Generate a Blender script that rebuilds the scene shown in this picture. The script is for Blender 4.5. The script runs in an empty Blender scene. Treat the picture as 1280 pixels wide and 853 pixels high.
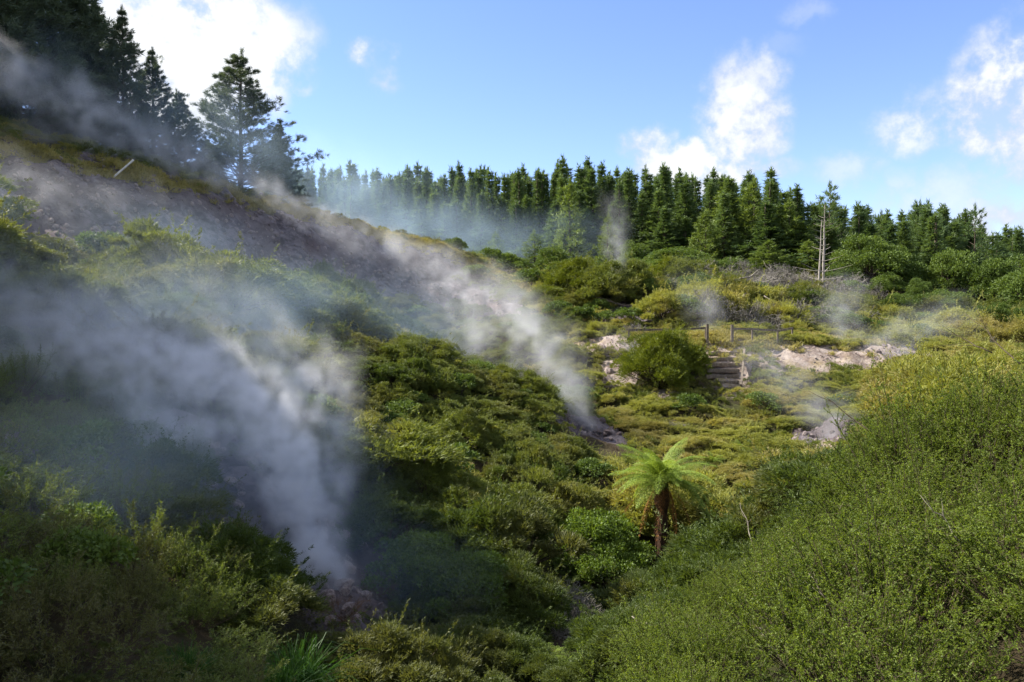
import bpy, math, random
import numpy as np
from mathutils import Vector, Euler, Matrix

sc = bpy.context.scene
col = sc.collection
rng = np.random.default_rng(7)
random.seed(7)
R = math.radians

# ------------------------------------------------------------------ camera
FPX = 985.0            # focal length in pixels of the 1280 px wide photograph
HOR = 390.0
cam_d = bpy.data.cameras.new('camera')
cam_d.sensor_width = 36.0
cam_d.lens = 36.0 * FPX / 1280.0
cam_d.clip_start = 0.1
cam_d.clip_end = 6000
cam = bpy.data.objects.new('camera', cam_d)
col.objects.link(cam)
cam.location = (0, 0, 0)
PITCH = math.atan((426.5 - HOR) / FPX)
cam.rotation_euler = (R(90) - PITCH, 0, 0)
sc.camera = cam


def P(px, py, Y):
    """photograph pixel + forward distance -> world point"""
    u, v = (px - 640) / FPX, (426.5 - py) / FPX
    c, s = math.cos(PITCH), math.sin(PITCH)
    dy, dz = c + v * s, v * c - s
    k = Y / dy
    return (u * k, Y, dz * k)


# ------------------------------------------------------------------ light
SUN_EL, SUN_AZ = 43.0, 18.0      # azimuth: degrees from -X (left) towards +Y (ahead)
to_sun = Vector((-math.cos(R(SUN_AZ)) * math.cos(R(SUN_EL)), math.sin(R(SUN_AZ)) * math.cos(R(SUN_EL)), math.sin(R(SUN_EL))))
sd = bpy.data.lights.new('sun', 'SUN')
sd.energy = 5.0
sd.angle = R(0.53)
sd.color = (1.0, 0.94, 0.84)
sun = bpy.data.objects.new('sun', sd)
col.objects.link(sun)
sun.rotation_euler = to_sun.to_track_quat('Z', 'Y').to_euler()
sc.view_settings.view_transform = 'Standard'
sc.view_settings.look = 'None'
sc.view_settings.exposure = 1.40
sc.view_settings.gamma = 1.0
sc.view_settings.use_curve_mapping = False
sc.cycles.volume_bounces = 3
sc.cycles.max_bounces = 6
sc.cycles.diffuse_bounces = 2
sc.cycles.transmission_bounces = 4
sc.cycles.transparent_max_bounces = 16
sc.cycles.volume_step_rate = 2.0
sc.cycles.volume_max_steps = 128
sc.cycles.use_denoising = True


class NT:
    """tiny node-tree builder"""
    def __init__(s, nt):
        s.nt = nt

    def n(s, t, ins=None, **kw):
        nd = s.nt.nodes.new(t)
        for k, v in kw.items():
            setattr(nd, k, v)
        for k, v in (ins or {}).items():
            sock = nd.inputs[k]
            if isinstance(v, bpy.types.NodeSocket):
                s.nt.links.new(v, sock)
            elif isinstance(v, bpy.types.Node):
                s.nt.links.new(v.outputs[0], sock)
            else:
                sock.default_value = v
        return nd

    def math(s, op, a, b=0.0, c=None, clamp=False):
        i = {0: a, 1: b}
        if c is not None:
            i[2] = c
        nd = s.n('ShaderNodeMath', i, operation=op)
        nd.use_clamp = clamp
        return nd.outputs[0]

    def vmath(s, op, a, b=(0, 0, 0)):
        nd = s.n('ShaderNodeVectorMath', {0: a, 1: b}, operation=op)
        return nd.outputs['Value'] if op in ('LENGTH', 'DISTANCE', 'DOT_PRODUCT') else nd.outputs[0]

    def smooth(s, x, a, b, lo=0.0, hi=1.0):
        nd = s.n('ShaderNodeMapRange', {0: x, 1: a, 2: b, 3: lo, 4: hi}, interpolation_type='SMOOTHSTEP')
        return nd.outputs[0]

    def mix(s, f, a, b, blend='MIX'):
        nd = s.nt.nodes.new('ShaderNodeMix')
        nd.data_type = 'RGBA'
        nd.blend_type = blend
        for k, v in ((0, f), (6, a), (7, b)):
            if isinstance(v, bpy.types.NodeSocket):
                s.nt.links.new(v, nd.inputs[k])
            else:
                nd.inputs[k].default_value = v if k == 0 else (tuple(v) + (1,))[:4]
        return nd.outputs[2]


# ------------------------------------------------------------------ sky
world = bpy.data.worlds.new('World')
sc.world = world
world.use_nodes = True
world.node_tree.nodes.clear()
W = NT(world.node_tree)
sky = W.n('ShaderNodeTexSky', sky_type='NISHITA')
sky.sun_disc = False
sky.sun_elevation = R(SUN_EL)
sky.sun_rotation = math.atan2(to_sun.x, to_sun.y)
sky.air_density = 1.0
sky.dust_density = 0.0
sky.ozone_density = 1.6
geo = W.n('ShaderNodeTexCoord').outputs['Generated']
dirv = W.vmath('NORMALIZE', geo)
wn = W.n('ShaderNodeTexNoise', {'Vector': dirv, 'Scale': 7.0, 'Detail': 8.0, 'Roughness': 0.62})
warp = W.vmath('SUBTRACT', wn.outputs['Color'], (0.5, 0.5, 0.5))
wsc = W.n('ShaderNodeVectorMath', {0: warp, 'Scale': 0.11}, operation='SCALE').outputs[0]
wdir = W.vmath('ADD', dirv, wsc)
fine = W.n('ShaderNodeTexNoise', {'Vector': dirv, 'Scale': 16.0, 'Detail': 9.0, 'Roughness': 0.6}).outputs[0]
# (px, py, rx, ry, strength)
CLOUDS = [(245, 55, 120, 90, 1.25), (185, 95, 70, 70, 1.0), (255, 130, 40, 60, 0.8), (462, 82, 36, 36, 0.62), (378, 106, 24, 26, 0.5),
          (932, 150, 55, 80, 1.12), (885, 215, 110, 28, 0.95), (812, 196, 42, 30, 0.8), (1165, 150, 70, 50, 0.62),
          (1262, 130, 60, 80, 1.15), (1320, 150, 90, 80, 1.0), (1265, 285, 90, 40, 0.8), (1060, 212, 60, 28, 0.4), (1160, 250, 110, 40, 0.42), (1000, 18, 40, 20, 0.3), (960, 60, 60, 20, 0.25)]
tot = None
for px, py, rx, ry, st in CLOUDS:
    c = Vector(P(px, py, 1.0)).normalized()
    dlt = W.vmath('SUBTRACT', wdir, tuple(c))
    scl = W.vmath('MULTIPLY', dlt, (FPX / rx, FPX / max(rx, ry) * 0.8, FPX / ry))
    ln = W.vmath('LENGTH', scl)
    f = W.smooth(ln, 0.25, 1.35, st, 0.0)
    tot = f if tot is None else W.math('MAXIMUM', tot, f)
# unseen clouds round the rest of the sky, thickened to raise the fill light
gen = W.n('ShaderNodeTexNoise', {'Vector': W.vmath('MULTIPLY', wdir, (1, 1, 2.2)), 'Scale': 3.0, 'Detail': 6.0, 'Roughness': 0.55}).outputs[0]
side = W.smooth(W.n('ShaderNodeSeparateXYZ', {0: dirv}).outputs['Y'], 0.55, 0.75, 1.0, 0.0)
gen2 = W.math('MULTIPLY', W.smooth(gen, 0.37, 0.55), side)
tot = W.math('MAXIMUM', tot, gen2)
dens = W.math('MULTIPLY', tot, W.smooth(fine, 0.32, 0.60, 0.35, 1.2))
amt = W.smooth(dens, 0.12, 0.8)
bg = W.vmath('MULTIPLY', sky.outputs[0], (0.60, 0.62, 0.82))
SKY_STR = 0.118
cn = W.n('ShaderNodeTexNoise', {'Vector': W.vmath('ADD', dirv, (0.02, 0.0, -0.03)), 'Scale': 9.0, 'Detail': 6.0}).outputs[0]
cloudc = W.mix(W.smooth(W.math('ADD', W.math('MULTIPLY', dens, 0.7), W.math('SUBTRACT', fine, cn)), 0.15, 0.9), (2.35, 2.6, 3.2), (3.6, 3.7, 3.85))
colr = W.mix(amt, bg, cloudc)
bgn = W.n('ShaderNodeBackground', {'Color': colr, 'Strength': SKY_STR})
W.n('ShaderNodeOutputWorld', {0: bgn})


# ------------------------------------------------------------------ object helpers
def tag(o, label=None, cat=None, group=None, kind=None):
    if label: o['label'] = label
    if cat: o['category'] = cat
    if group: o['group'] = group
    if kind: o['kind'] = kind
    return o


def empty(name, loc, rz=0.0, scale=1.0):
    o = bpy.data.objects.new(name, None)
    o.empty_display_size = 0.3
    col.objects.link(o)
    o.location = loc
    o.rotation_euler = (0, 0, rz)
    o.scale = (scale,) * 3
    return o


def make_mesh(name, V, F, mat, tint=None, smooth=False):
    V = np.asarray(V, dtype=np.float32)
    F = np.asarray(F, dtype=np.int32)
    me = bpy.data.meshes.new(name)
    k = F.shape[1]
    me.vertices.add(len(V))
    me.vertices.foreach_set('co', V.ravel())
    me.loops.add(F.size)
    me.loops.foreach_set('vertex_index', F.ravel())
    me.polygons.add(len(F))
    me.polygons.foreach_set('loop_start', np.arange(0, F.size, k, dtype=np.int32))
    me.polygons.foreach_set('loop_total', np.full(len(F), k, dtype=np.int32))
    me.polygons.foreach_set('use_smooth', np.full(len(F), smooth, dtype=bool))
    me.update(calc_edges=True)
    if tint is not None:
        a = me.attributes.new('tint', 'FLOAT', 'POINT')
        a.data.foreach_set('value', np.asarray(tint, dtype=np.float32))
    me.materials.append(mat)
    return me


def link(name, me, parent=None, loc=None):
    o = bpy.data.objects.new(name, me)
    col.objects.link(o)
    if parent is not None: o.parent = parent
    if loc is not None: o.location = loc
    return o


def copy_tree(o, parent=None):
    c = o.copy()
    col.objects.link(c)
    c.parent = parent
    for ch in list(o.children):
        copy_tree(ch, c)
    return c


def place(proto, first, loc, rz, s, label=None, cat=None, group=None, tilt=(0, 0)):
    """first use moves the prototype itself, later ones copy it"""
    o = proto if first else copy_tree(proto)
    o.location = loc
    o.rotation_euler = (tilt[0], tilt[1], rz)
    o.scale = (s, s, s) if not isinstance(s, tuple) else s
    tag(o, label, cat, group)
    return o


# ------------------------------------------------------------------ geometry helpers
def unit(a):
    return a / np.maximum(np.linalg.norm(a, axis=-1, keepdims=True), 1e-9)


class Geo:
    def __init__(s, k):
        s.k, s.V, s.F, s.T, s.n = k, [], [], [], 0

    def add(s, V, F, T):
        s.V.append(V); s.F.append(F + s.n); s.T.append(T); s.n += len(V)

    def mesh(s, name, mat, smooth=False):
        return make_mesh(name, np.concatenate(s.V), np.concatenate(s.F), mat, np.concatenate(s.T), smooth)

    def kites(s, Pn, D, L, Wd, r, flat=None, tint=None):
        """leaf quads: base, side, tip, side"""
        n = len(Pn)
        D = unit(D)
        up = r.normal(size=(n, 3)) if flat is None else np.tile(np.array(flat, float), (n, 1)) + r.normal(size=(n, 3)) * 0.35
        S = unit(np.cross(D, up))
        L = np.broadcast_to(L, n)[:, None]; Wd = np.broadcast_to(Wd, n)[:, None]
        V = np.stack([Pn, Pn + D * L * 0.45 + S * Wd * 0.5, Pn + D * L, Pn + D * L * 0.45 - S * Wd * 0.5], 1).reshape(-1, 3)
        F = np.arange(4 * n).reshape(n, 4)
        t = r.random(n) if tint is None else tint
        s.add(V, F, np.repeat(t, 4))

    def blades(s, Pn, D, L, Wd, r, tint=None):
        n = len(Pn)
        D = unit(D)
        S = unit(np.cross(D, r.normal(size=(n, 3))))
        L = np.broadcast_to(L, n)[:, None]; Wd = np.broadcast_to(Wd, n)[:, None]
        V = np.stack([Pn + S * Wd * 0.5, Pn - S * Wd * 0.5, Pn + D * L], 1).reshape(-1, 3)
        F = np.arange(3 * n).reshape(n, 3)
        t = r.random(n) if tint is None else tint
        s.add(V, F, np.repeat(t, 3))


def segs(g, A, B, ra, rb, sides=4, tint=0.5):
    """tapered prisms from A to B (g has k=4)"""
    A = np.asarray(A, float); B = np.asarray(B, float)
    n = len(A)
    D = unit(B - A)
    ref = np.where(np.abs(D[:, 2:3]) > 0.9, np.array([[1., 0, 0]]), np.array([[0, 0, 1.]]))
    U = unit(np.cross(D, ref)); Vv = np.cross(D, U)
    ang = np.arange(sides) * 2 * np.pi / sides
    ring = U[:, None, :] * np.cos(ang)[None, :, None] + Vv[:, None, :] * np.sin(ang)[None, :, None]
    ra = np.broadcast_to(ra, n)[:, None, None]; rb = np.broadcast_to(rb, n)[:, None, None]
    V = np.concatenate([A[:, None] + ring * ra, B[:, None] + ring * rb], 1).reshape(-1, 3)
    i = np.arange(sides); j = (i + 1) % sides
    f = np.stack([i, j, j + sides, i + sides], 1)
    F = (np.arange(n)[:, None, None] * 2 * sides + f[None]).reshape(-1, 4)
    g.add(V, F, np.full(len(V), tint))


def tube(g, pts, rad, sides=8, tint=0.5, cap=True):
    """one continuous tapered tube with caps, along pts"""
    pts = np.asarray(pts, float); n = len(pts)
    rad = np.broadcast_to(rad, n)
    T = unit(np.gradient(pts, axis=0))
    ref = np.array([1., 0.13, 0]) if abs(T[0][2]) > 0.8 else np.array([0, 0, 1.])
    U = unit(np.cross(T, ref)); Vv = np.cross(T, U)
    ang = np.arange(sides) * 2 * np.pi / sides
    V = (pts[:, None] + (U[:, None] * np.cos(ang)[None, :, None] + Vv[:, None] * np.sin(ang)[None, :, None]) * rad[:, None, None]).reshape(-1, 3)
    F = []
    for a in range(n - 1):
        for i in range(sides):
            j = (i + 1) % sides
            F.append((a * sides + i, a * sides + j, (a + 1) * sides + j, (a + 1) * sides + i))
    if cap:
        b = len(V)
        V = np.concatenate([V, [pts[0], pts[-1]]])
        for i in range(0, sides, 2):
            F.append((b, (i + 2) % sides, i + 1, i))
            q = (n - 1) * sides
            F.append((b + 1, q + i, q + i + 1, q + (i + 2) % sides))
    g.add(V, np.array(F), np.full(len(V), tint))


# 2-D value noise
_tab = np.random.default_rng(3).random(65536)


def vnoise(x, y, seed=0):
    xi = np.floor(x).astype(np.int64); yi = np.floor(y).astype(np.int64)
    fx, fy = x - xi, y - yi
    fx = fx * fx * (3 - 2 * fx); fy = fy * fy * (3 - 2 * fy)
    h = lambda a, b: _tab[(a * 7919 + b * 104729 + seed * 1299721) & 65535]
    return (h(xi, yi) * (1 - fx) + h(xi + 1, yi) * fx) * (1 - fy) + (h(xi, yi + 1) * (1 - fx) + h(xi + 1, yi + 1) * fx) * fy


def fbm(x, y, o=4, seed=0, ridged=False):
    s = a = 0.0; amp = 1.0
    for k in range(o):
        n = vnoise(x * 2 ** k + 13.7 * k, y * 2 ** k - 7.1 * k, seed + k)
        if ridged: n = 1 - abs(2 * n - 1)
        s = s + n * amp; a += amp; amp *= 0.5
    return s / a


# ------------------------------------------------------------------ terrain
CP = [
    (-300, 60, 38), (-150, 115, 41), (0, 182, 44), (70, 203, 46), (140, 219, 48), (200, 231, 50), (270, 237, 55), (340, 259, 60), (400, 273, 64),
    (470, 291, 68), (560, 310, 72), (600, 335, 72), (640, 352, 70), (700, 385, 62), (740, 408, 56),
    (0, 250, 40), (100, 280, 42), (200, 300, 45.5), (300, 310, 52), (400, 325, 59), (500, 345, 65), (560, 365, 67), (620, 392, 63), (680, 440, 51), (560, 420, 55), (620, 440, 52),
    (480, 455, 50), (560, 478, 47.5), (620, 500, 44.5), (670, 520, 42), (400, 410, 49), 
    (0, 330, 34), (150, 340, 38), (260, 345, 43), (330, 350, 47), (420, 375, 47), (500, 415, 44), (560, 450, 41.5), (640, 485, 38.5), (700, 525, 37),
    (100, 410, 27), (250, 410, 32), (380, 410, 37), (450, 435, 37), (520, 478, 35),
    (0, 460, 20), (100, 510, 20), (200, 490, 24), (300, 510, 24), (350, 570, 21),
    (0, 620, 13), (100, 610, 15), (0, 730, 9.5), (150, 720, 11.5), (0, 900, 7), (150, 900, 8), (250, 760, 12.5), (300, 700, 15.5), (300, 840, 10.5),
    (370, 880, 10.5), (-150, 700, 9), (-300, 560, 12), (-400, 420, 18),
    (410, 765, 17), (430, 705, 19), (440, 810, 15), (500, 870, 13),
    (430, 530, 29), (550, 500, 34), (500, 575, 27), (600, 575, 29.5), (680, 580, 32), (560, 665, 22.5), (650, 665, 25), (480, 665, 21.5), (620, 735, 19),
    (560, 800, 16), (650, 800, 17),
    (742, 552, 38), (720, 620, 30),
    (700, 765, 19), (740, 730, 22.5), (825, 745, 26), (880, 765, 24), (790, 790, 22), (850,790,21), (740,800,19), (700, 860, 13), (640, 840, 15), (600, 880, 13),
    (850, 525, 41), (900, 565, 36), (1000, 592, 33), (1000, 505, 43), (800, 565, 36), (950, 535, 39), (780, 505, 44), (850, 620, 31),
    (820, 492, 45), (905, 490, 44.2), (905, 434, 49), (850, 428, 51), (1000, 428, 51), (1100, 431, 52), (1000, 468, 47), (1120, 468, 47), (955, 472, 46),
    (880, 434, 49), (950, 434, 50), (860, 480, 46.5), (935, 488, 44.5),
    (750, 430, 52), (765, 485, 45), (790, 425, 53),
    (715, 345, 68), (740, 375, 63), (690, 400, 60), (780, 388, 60), (830, 385, 62), (840, 355, 72), (880, 345, 78), (800, 400, 57),
    (940, 415, 55), (940, 370, 66), (1030, 422, 56), (1000, 340, 80),
    (700, 350, 100), (850, 345, 100), (950, 345, 92), (1100, 405, 85), (1200, 410, 85), (1280, 410, 80), (1400, 410, 80), (640, 358, 88), (740, 362, 82),
    (1180, 432, 58), (1280, 425, 58), (1280, 490, 36), (1150, 478, 42), (1220, 465, 46),
    (1150, 560, 10), (1280, 545, 9), (1500, 520, 9), (1060, 730, 10.5), (960, 755, 12), (850, 810, 13), (760, 860, 13.5), (1100, 820, 6.5),
    (1280, 800, 5), (950, 850, 8.5), (1000, 1010, 4.5), (850, 960, 8), (1280, 1080, 3.2), (640, 1200, 4.5),
]
CPW = [P(*c) for c in CP]
CPW += [(0, 0, -1.9), (3, 0, -1.6), (-3, 1, -2.6), (0, -6, -1.4), (10, -2, 0), (-12, 0, 1.5), (-25, -5, 9), (20, -8, 1), (-45, 20, 20), (-48, 40, 19),
        (8, 21, -5.6), (16, 23, -4.2), (13, 15, -2.6), (25, 32, -3.2), (35, 20, -1), (50, 40, -1),
        (-42, 60, 12), (-30, 64, 9), (-18, 74, 7), (-8, 88, 5), (-20, 100, 4), (-60, 90, 8), (-90, 130, 7), (-40, 130, 5), (0, 130, 6), (40, 130, 4),
        (90, 130, 1), (70, 90, -1), (90, 60, -1), (0, 160, 6), (-60, 170, 6), (80, 170, 2), (-24, 20, 5), (-80, 10, 25), (-80, 50, 20), (60, 0, 1), (0, -40, 0)]
CPW = np.array(CPW)
_c = 2.4


def _k(a, b):
    return np.sqrt(((a[:, None] - b[None]) ** 2).sum(-1) + _c * _c)


_K = _k(CPW[:, :2], CPW[:, :2])
_n = len(CPW)
_M = np.zeros((_n + 3, _n + 3))
_M[:_n, :_n] = _K - np.eye(_n) * 0.6
_M[:_n, _n:] = np.c_[np.ones(_n), CPW[:, :2]]
_M[_n:, :_n] = _M[:_n, _n:].T
_wt = np.linalg.solve(_M, np.r_[CPW[:, 2], 0, 0, 0])

BARE = []     # (x, y, rx, ry, amount, palette) palette 0 grey-mauve scoria, 1 pale pink clay


def bare(px, py, Y, r, a=1.0, pal=0, ry=None):
    x, y, _ = P(px, py, Y)
    BARE.append((x, y, r, ry or r, a, pal))


for q in ((20, 250, 40.5, 4.5), (40, 205, 44, 3), (90, 255, 43, 4), (150, 275, 44, 4), (150, 235, 48, 3), (230, 250, 50, 3.5), (310, 270, 56, 3.5), (230, 285, 47, 4), (300, 300, 51, 4.5), (370, 312, 57, 4), (370,285,60.5,3.5), (440, 325, 61, 4), (450, 298, 65, 3), (530,318,69,3),
          (510, 345, 64.5, 4), (570, 365, 65, 3.5), (620, 395, 62, 3), (500,420,52,2.2), (240, 330, 41, 3), (320, 345, 44.5, 3.4), (400, 352, 49, 3.4), (480, 385, 49, 2.2),
          (0, 330, 33, 3)):
    bare(*q, a=1.15, pal=0)
bare(742, 552, 38, 1.9, 1.2, 0); bare(745, 535, 39.3, 1.3, 1.0, 0)
bare(412, 762, 17.2, 1.2, 1.3, 0); bare(428, 715, 18.6, 1.1, 1.2, 0); bare(330, 640, 19, 1.9, 1.1, 0); bare(280, 660, 17.5, 1.2, .9, 0); bare(380, 690, 18.5, 1.2, 1, 0)
bare(235, 560, 20.5, 2.4, 0.9, 0); bare(10, 545, 15.6, 1.6, .9, 0); bare(440, 800, 15.3, .9, 1, 0)
bare(905, 434, 49, 1.9, 1.4, 1, 1.6); bare(905, 458, 46.8, 1.5, 1.4, 1, 2.6); bare(755, 430, 52, 1.8, 1.2, 1); bare(772, 470, 47.5, 1.6, 1.1, 1)
for qx in range(965, 1150, 22): bare(qx, 449, 49, 1.6, 1.25, 1, 2.0)
bare(1040, 560, 36.5, 2.2, 1.1, 0)
bare(990, 588, 33, 1.7, 0.95, 1, .8); bare(1020, 580, 34, 1.4, .9, 1); bare(745, 822, 14.9, 0.6, 1.3, 1, .5); bare(830, 490, 44.6, 1.0, 1.0, 1)
bare(790, 398, 58, 2.6, 1.0, 0); bare(850, 400, 57.5, 3.2, 0.85, 0, 2); bare(920, 478, 45, 1.4, .8, 1); bare(800, 388, 61, 3, .8, 0)
bare(1115, 437, 50, 3.0, .8, 0)
PATH = [P(860, 428, 51.5), P(905, 430, 51.0), P(960, 428, 52.5), P(1040, 429, 53), P(1130, 431, 53.5)]


def bareness(x, y):
    b0 = np.zeros(np.shape(x)); b1 = np.zeros(np.shape(x))
    for bx, by, rx, ry, a, p in BARE:
        g = a * np.exp(-(((x - bx) / rx) ** 2 + ((y - by) / ry) ** 2))
        if p: b1 = np.maximum(b1, g)
        else: b0 = np.maximum(b0, g)
    return b0, b1


def Hraw(x, y):
    x = np.asarray(x, float); y = np.asarray(y, float)
    q = np.stack([x.ravel(), y.ravel()], 1)
    out = np.empty(len(q))
    for i in range(0, len(q), 20000):
        b = q[i:i + 20000]
        out[i:i + 20000] = _k(b, CPW[:, :2]) @ _wt[:_n] + _wt[_n] + b @ _wt[_n + 1:]
    z = out.reshape(x.shape)
    b0, b1 = bareness(x, y)
    bb = np.clip(np.maximum(b0, b1 * 0.28), 0, 1)
    d = np.hypot(x, y)
    rel = np.clip((d - 3) / 12, 0.12, 1)
    z = z + (fbm(x * 0.45, y * 0.45, 4, 5) - 0.5) * 0.9 * rel + bb * (fbm(x * 0.55, y * 0.8, 5, 11, True) - 0.55) * 2.4 * rel
    # beyond the built valley the land settles to a gentle plain
    e = np.clip((np.hypot(x - 5, y - 70) - 130) / 80, 0, 1)
    e = e * e * (3 - 2 * e)
    return z * (1 - e) + (3 + 6 * fbm(x * 0.006, y * 0.006, 3, 2)) * e


GX = np.concatenate([np.array([-3000, -1500, -800, -450, -300, -220]), np.arange(-170, -62, 6.0), np.arange(-62, 66, 0.42), np.arange(66, 180, 6.0), np.array([230, 300, 450, 800, 1500, 3000])])
GY = np.concatenate([np.array([-3000, -1500, -800, -400, -200, -120, -80, -50, -35, -24, -16, -11]), np.arange(-8, 110, 0.42), np.arange(110, 220, 5.0), np.array([260, 330, 450, 700, 1200, 2200, 4000])])
MX, MY = np.meshgrid(GX, GY)
MZ = Hraw(MX, MY)


def H(x, y):
    """height on the built sheet (bilinear)"""
    x = np.asarray(x, float); y = np.asarray(y, float)
    i = np.clip(np.searchsorted(GX, x) - 1, 0, len(GX) - 2); j = np.clip(np.searchsorted(GY, y) - 1, 0, len(GY) - 2)
    fx = (x - GX[i]) / (GX[i + 1] - GX[i]); fy = (y - GY[j]) / (GY[j + 1] - GY[j])
    return (MZ[j, i] * (1 - fx) + MZ[j, i + 1] * fx) * (1 - fy) + (MZ[j + 1, i] * (1 - fx) + MZ[j + 1, i + 1] * fx) * fy


def visible(x, y, z, slack=0.6):
    """is the point in sight of the camera over the bare terrain"""
    t = np.linspace(0.08, 0.97, 60)
    xs = np.multiply.outer(x, t); ys = np.multiply.outer(y, t); zs = np.multiply.outer(z, t)
    return (H(xs, ys) < zs + slack).all(-1)


def proj(x, y, z):
    c, s = math.cos(PITCH), math.sin(PITCH)
    f = y * c - z * s
    return 640 + FPX * x / f, 426.5 - FPX * (y * s + z * c) / f


def on_ray(px, py, Y0, h=0.0):
    """ground point seen at this pixel near distance Y0"""
    x, y, z = P(px, py, Y0)
    return (x, y, float(H(x, y)) + h)


def mat(name, build):
    m = bpy.data.materials.new(name)
    m.use_nodes = True
    m.node_tree.nodes.clear()
    build(NT(m.node_tree))
    return m


def ground_mat(t):
    tc = t.n('ShaderNodeTexCoord').outputs['Object']
    b0 = t.n('ShaderNodeAttribute', attribute_name='scoria').outputs['Fac']
    b1 = t.n('ShaderNodeAttribute', attribute_name='clay').outputs['Fac']
    n1 = t.n('ShaderNodeTexNoise', {'Vector': tc, 'Scale': 1.3, 'Detail': 8.0, 'Roughness': 0.65}).outputs[0]
    n2 = t.n('ShaderNodeTexNoise', {'Vector': tc, 'Scale': 6.0, 'Detail': 8.0, 'Roughness': 0.7}).outputs[0]
    n3 = t.n('ShaderNodeTexNoise', {'Vector': tc, 'Scale': 0.35, 'Detail': 5.0}).outputs[0]
    soil = t.mix(t.smooth(n1, 0.35, 0.65), (0.028, 0.024, 0.012), (0.055, 0.060, 0.018))
    soil = t.mix(t.smooth(n3, 0.45, 0.6, 0, 0.7), soil, (0.075, 0.052, 0.028))
    sco = t.mix(t.smooth(n1, 0.38, 0.62), (0.055, 0.046, 0.052), (0.20, 0.175, 0.19))
    sco = t.mix(t.smooth(n3, 0.42, 0.62, 0, 0.75), sco, (0.13, 0.10, 0.10))
    sco = t.mix(t.smooth(n2, 0.5, 0.72, 0, 0.8), sco, (0.045, 0.036, 0.038))
    cla = t.mix(t.smooth(n1, 0.35, 0.65), (0.22, 0.165, 0.135), (0.41, 0.345, 0.305))
    cla = t.mix(t.smooth(n2, 0.52, 0.68, 0, 0.75), cla, (0.15, 0.105, 0.085))
    cla = t.mix(t.smooth(n3, 0.5, 0.64, 0, 0.6), cla, (0.34, 0.27, 0.12))
    e0 = t.smooth(t.math('ADD', b0, t.math('MULTIPLY', t.math('SUBTRACT', n2, 0.5), 1.1)), 0.22, 0.5)
    e1 = t.smooth(t.math('ADD', b1, t.math('MULTIPLY', t.math('SUBTRACT', n2, 0.5), 1.1)), 0.25, 0.5)
    c = t.mix(e1, t.mix(e0, soil, sco), cla)
    bh = t.n('ShaderNodeTexNoise', {'Vector': tc, 'Scale': 3.0, 'Detail': 10.0, 'Roughness': 0.75}).outputs[0]
    bump = t.n('ShaderNodeBump', {'Height': bh, 'Strength': 0.9, 'Distance': 0.35})
    p = t.n('ShaderNodeBsdfPrincipled', {'Base Color': c, 'Roughness': 0.95, 'Normal': bump, 'Specular IOR Level': 0.15})
    t.n('ShaderNodeOutputMaterial', {0: p})


M_ground = mat('geothermal_ground', ground_mat)
ny, nx = MX.shape
idx = np.arange(nx * ny).reshape(ny, nx)
GF = np.stack([idx[:-1, :-1], idx[:-1, 1:], idx[1:, 1:], idx[1:, :-1]], -1).reshape(-1, 4)
GV = np.stack([MX, MY, MZ], -1).reshape(-1, 3)
gme = make_mesh('ground', GV, GF, M_ground, smooth=True)
b0, b1 = bareness(MX, MY)
for nm, arr in (('scoria', b0), ('clay', b1)):
    a = gme.attributes.new(nm, 'FLOAT', 'POINT')
    a.data.foreach_set('value', arr.ravel().astype(np.float32))
ground = link('ground', gme)
tag(ground, 'steep geothermal hillside and gully floor of soil, scoria and pale clay', kind='structure')


# ------------------------------------------------------------------ materials
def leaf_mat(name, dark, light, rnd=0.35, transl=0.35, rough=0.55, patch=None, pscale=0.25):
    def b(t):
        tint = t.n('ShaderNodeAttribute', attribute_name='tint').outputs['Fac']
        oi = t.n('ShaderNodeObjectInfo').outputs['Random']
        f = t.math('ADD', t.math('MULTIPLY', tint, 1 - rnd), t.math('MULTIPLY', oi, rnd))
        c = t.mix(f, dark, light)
        if patch:
            pos = t.n('ShaderNodeNewGeometry').outputs['Position']
            nz = t.n('ShaderNodeTexNoise', {'Vector': pos, 'Scale': pscale, 'Detail': 3.0}).outputs[0]
            c = t.mix(t.smooth(nz, 0.45, 0.66, 0.0, 0.85), c, patch)
        p = t.n('ShaderNodeBsdfPrincipled', {'Base Color': c, 'Roughness': rough, 'Specular IOR Level': 0.25})
        tr = t.n('ShaderNodeBsdfTranslucent', {'Color': t.mix(1.0, c, (1.6, 1.5, 0.7), 'MULTIPLY')})
        m = t.n('ShaderNodeMixShader', {0: transl, 1: p, 2: tr})
        t.n('ShaderNodeOutputMaterial', {0: m})
    return mat(name, b)


def wood_mat(name, a, b_, rough=0.85, scale=8.0):
    def b(t):
        tc = t.n('ShaderNodeTexCoord').outputs['Object']
        v = t.vmath('MULTIPLY', tc, (1, 1, 0.25))
        nz = t.n('ShaderNodeTexNoise', {'Vector': v, 'Scale': scale, 'Detail': 6.0, 'Roughness': 0.7}).outputs[0]
        c = t.mix(t.smooth(nz, 0.35, 0.65), a, b_)
        bp = t.n('ShaderNodeBump', {'Height': nz, 'Strength': 0.6, 'Distance': 0.03})
        p = t.n('ShaderNodeBsdfPrincipled', {'Base Color': c, 'Roughness': rough, 'Normal': bp, 'Specular IOR Level': 0.2})
        t.n('ShaderNodeOutputMaterial', {0: p})
    return mat(name, b)


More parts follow.
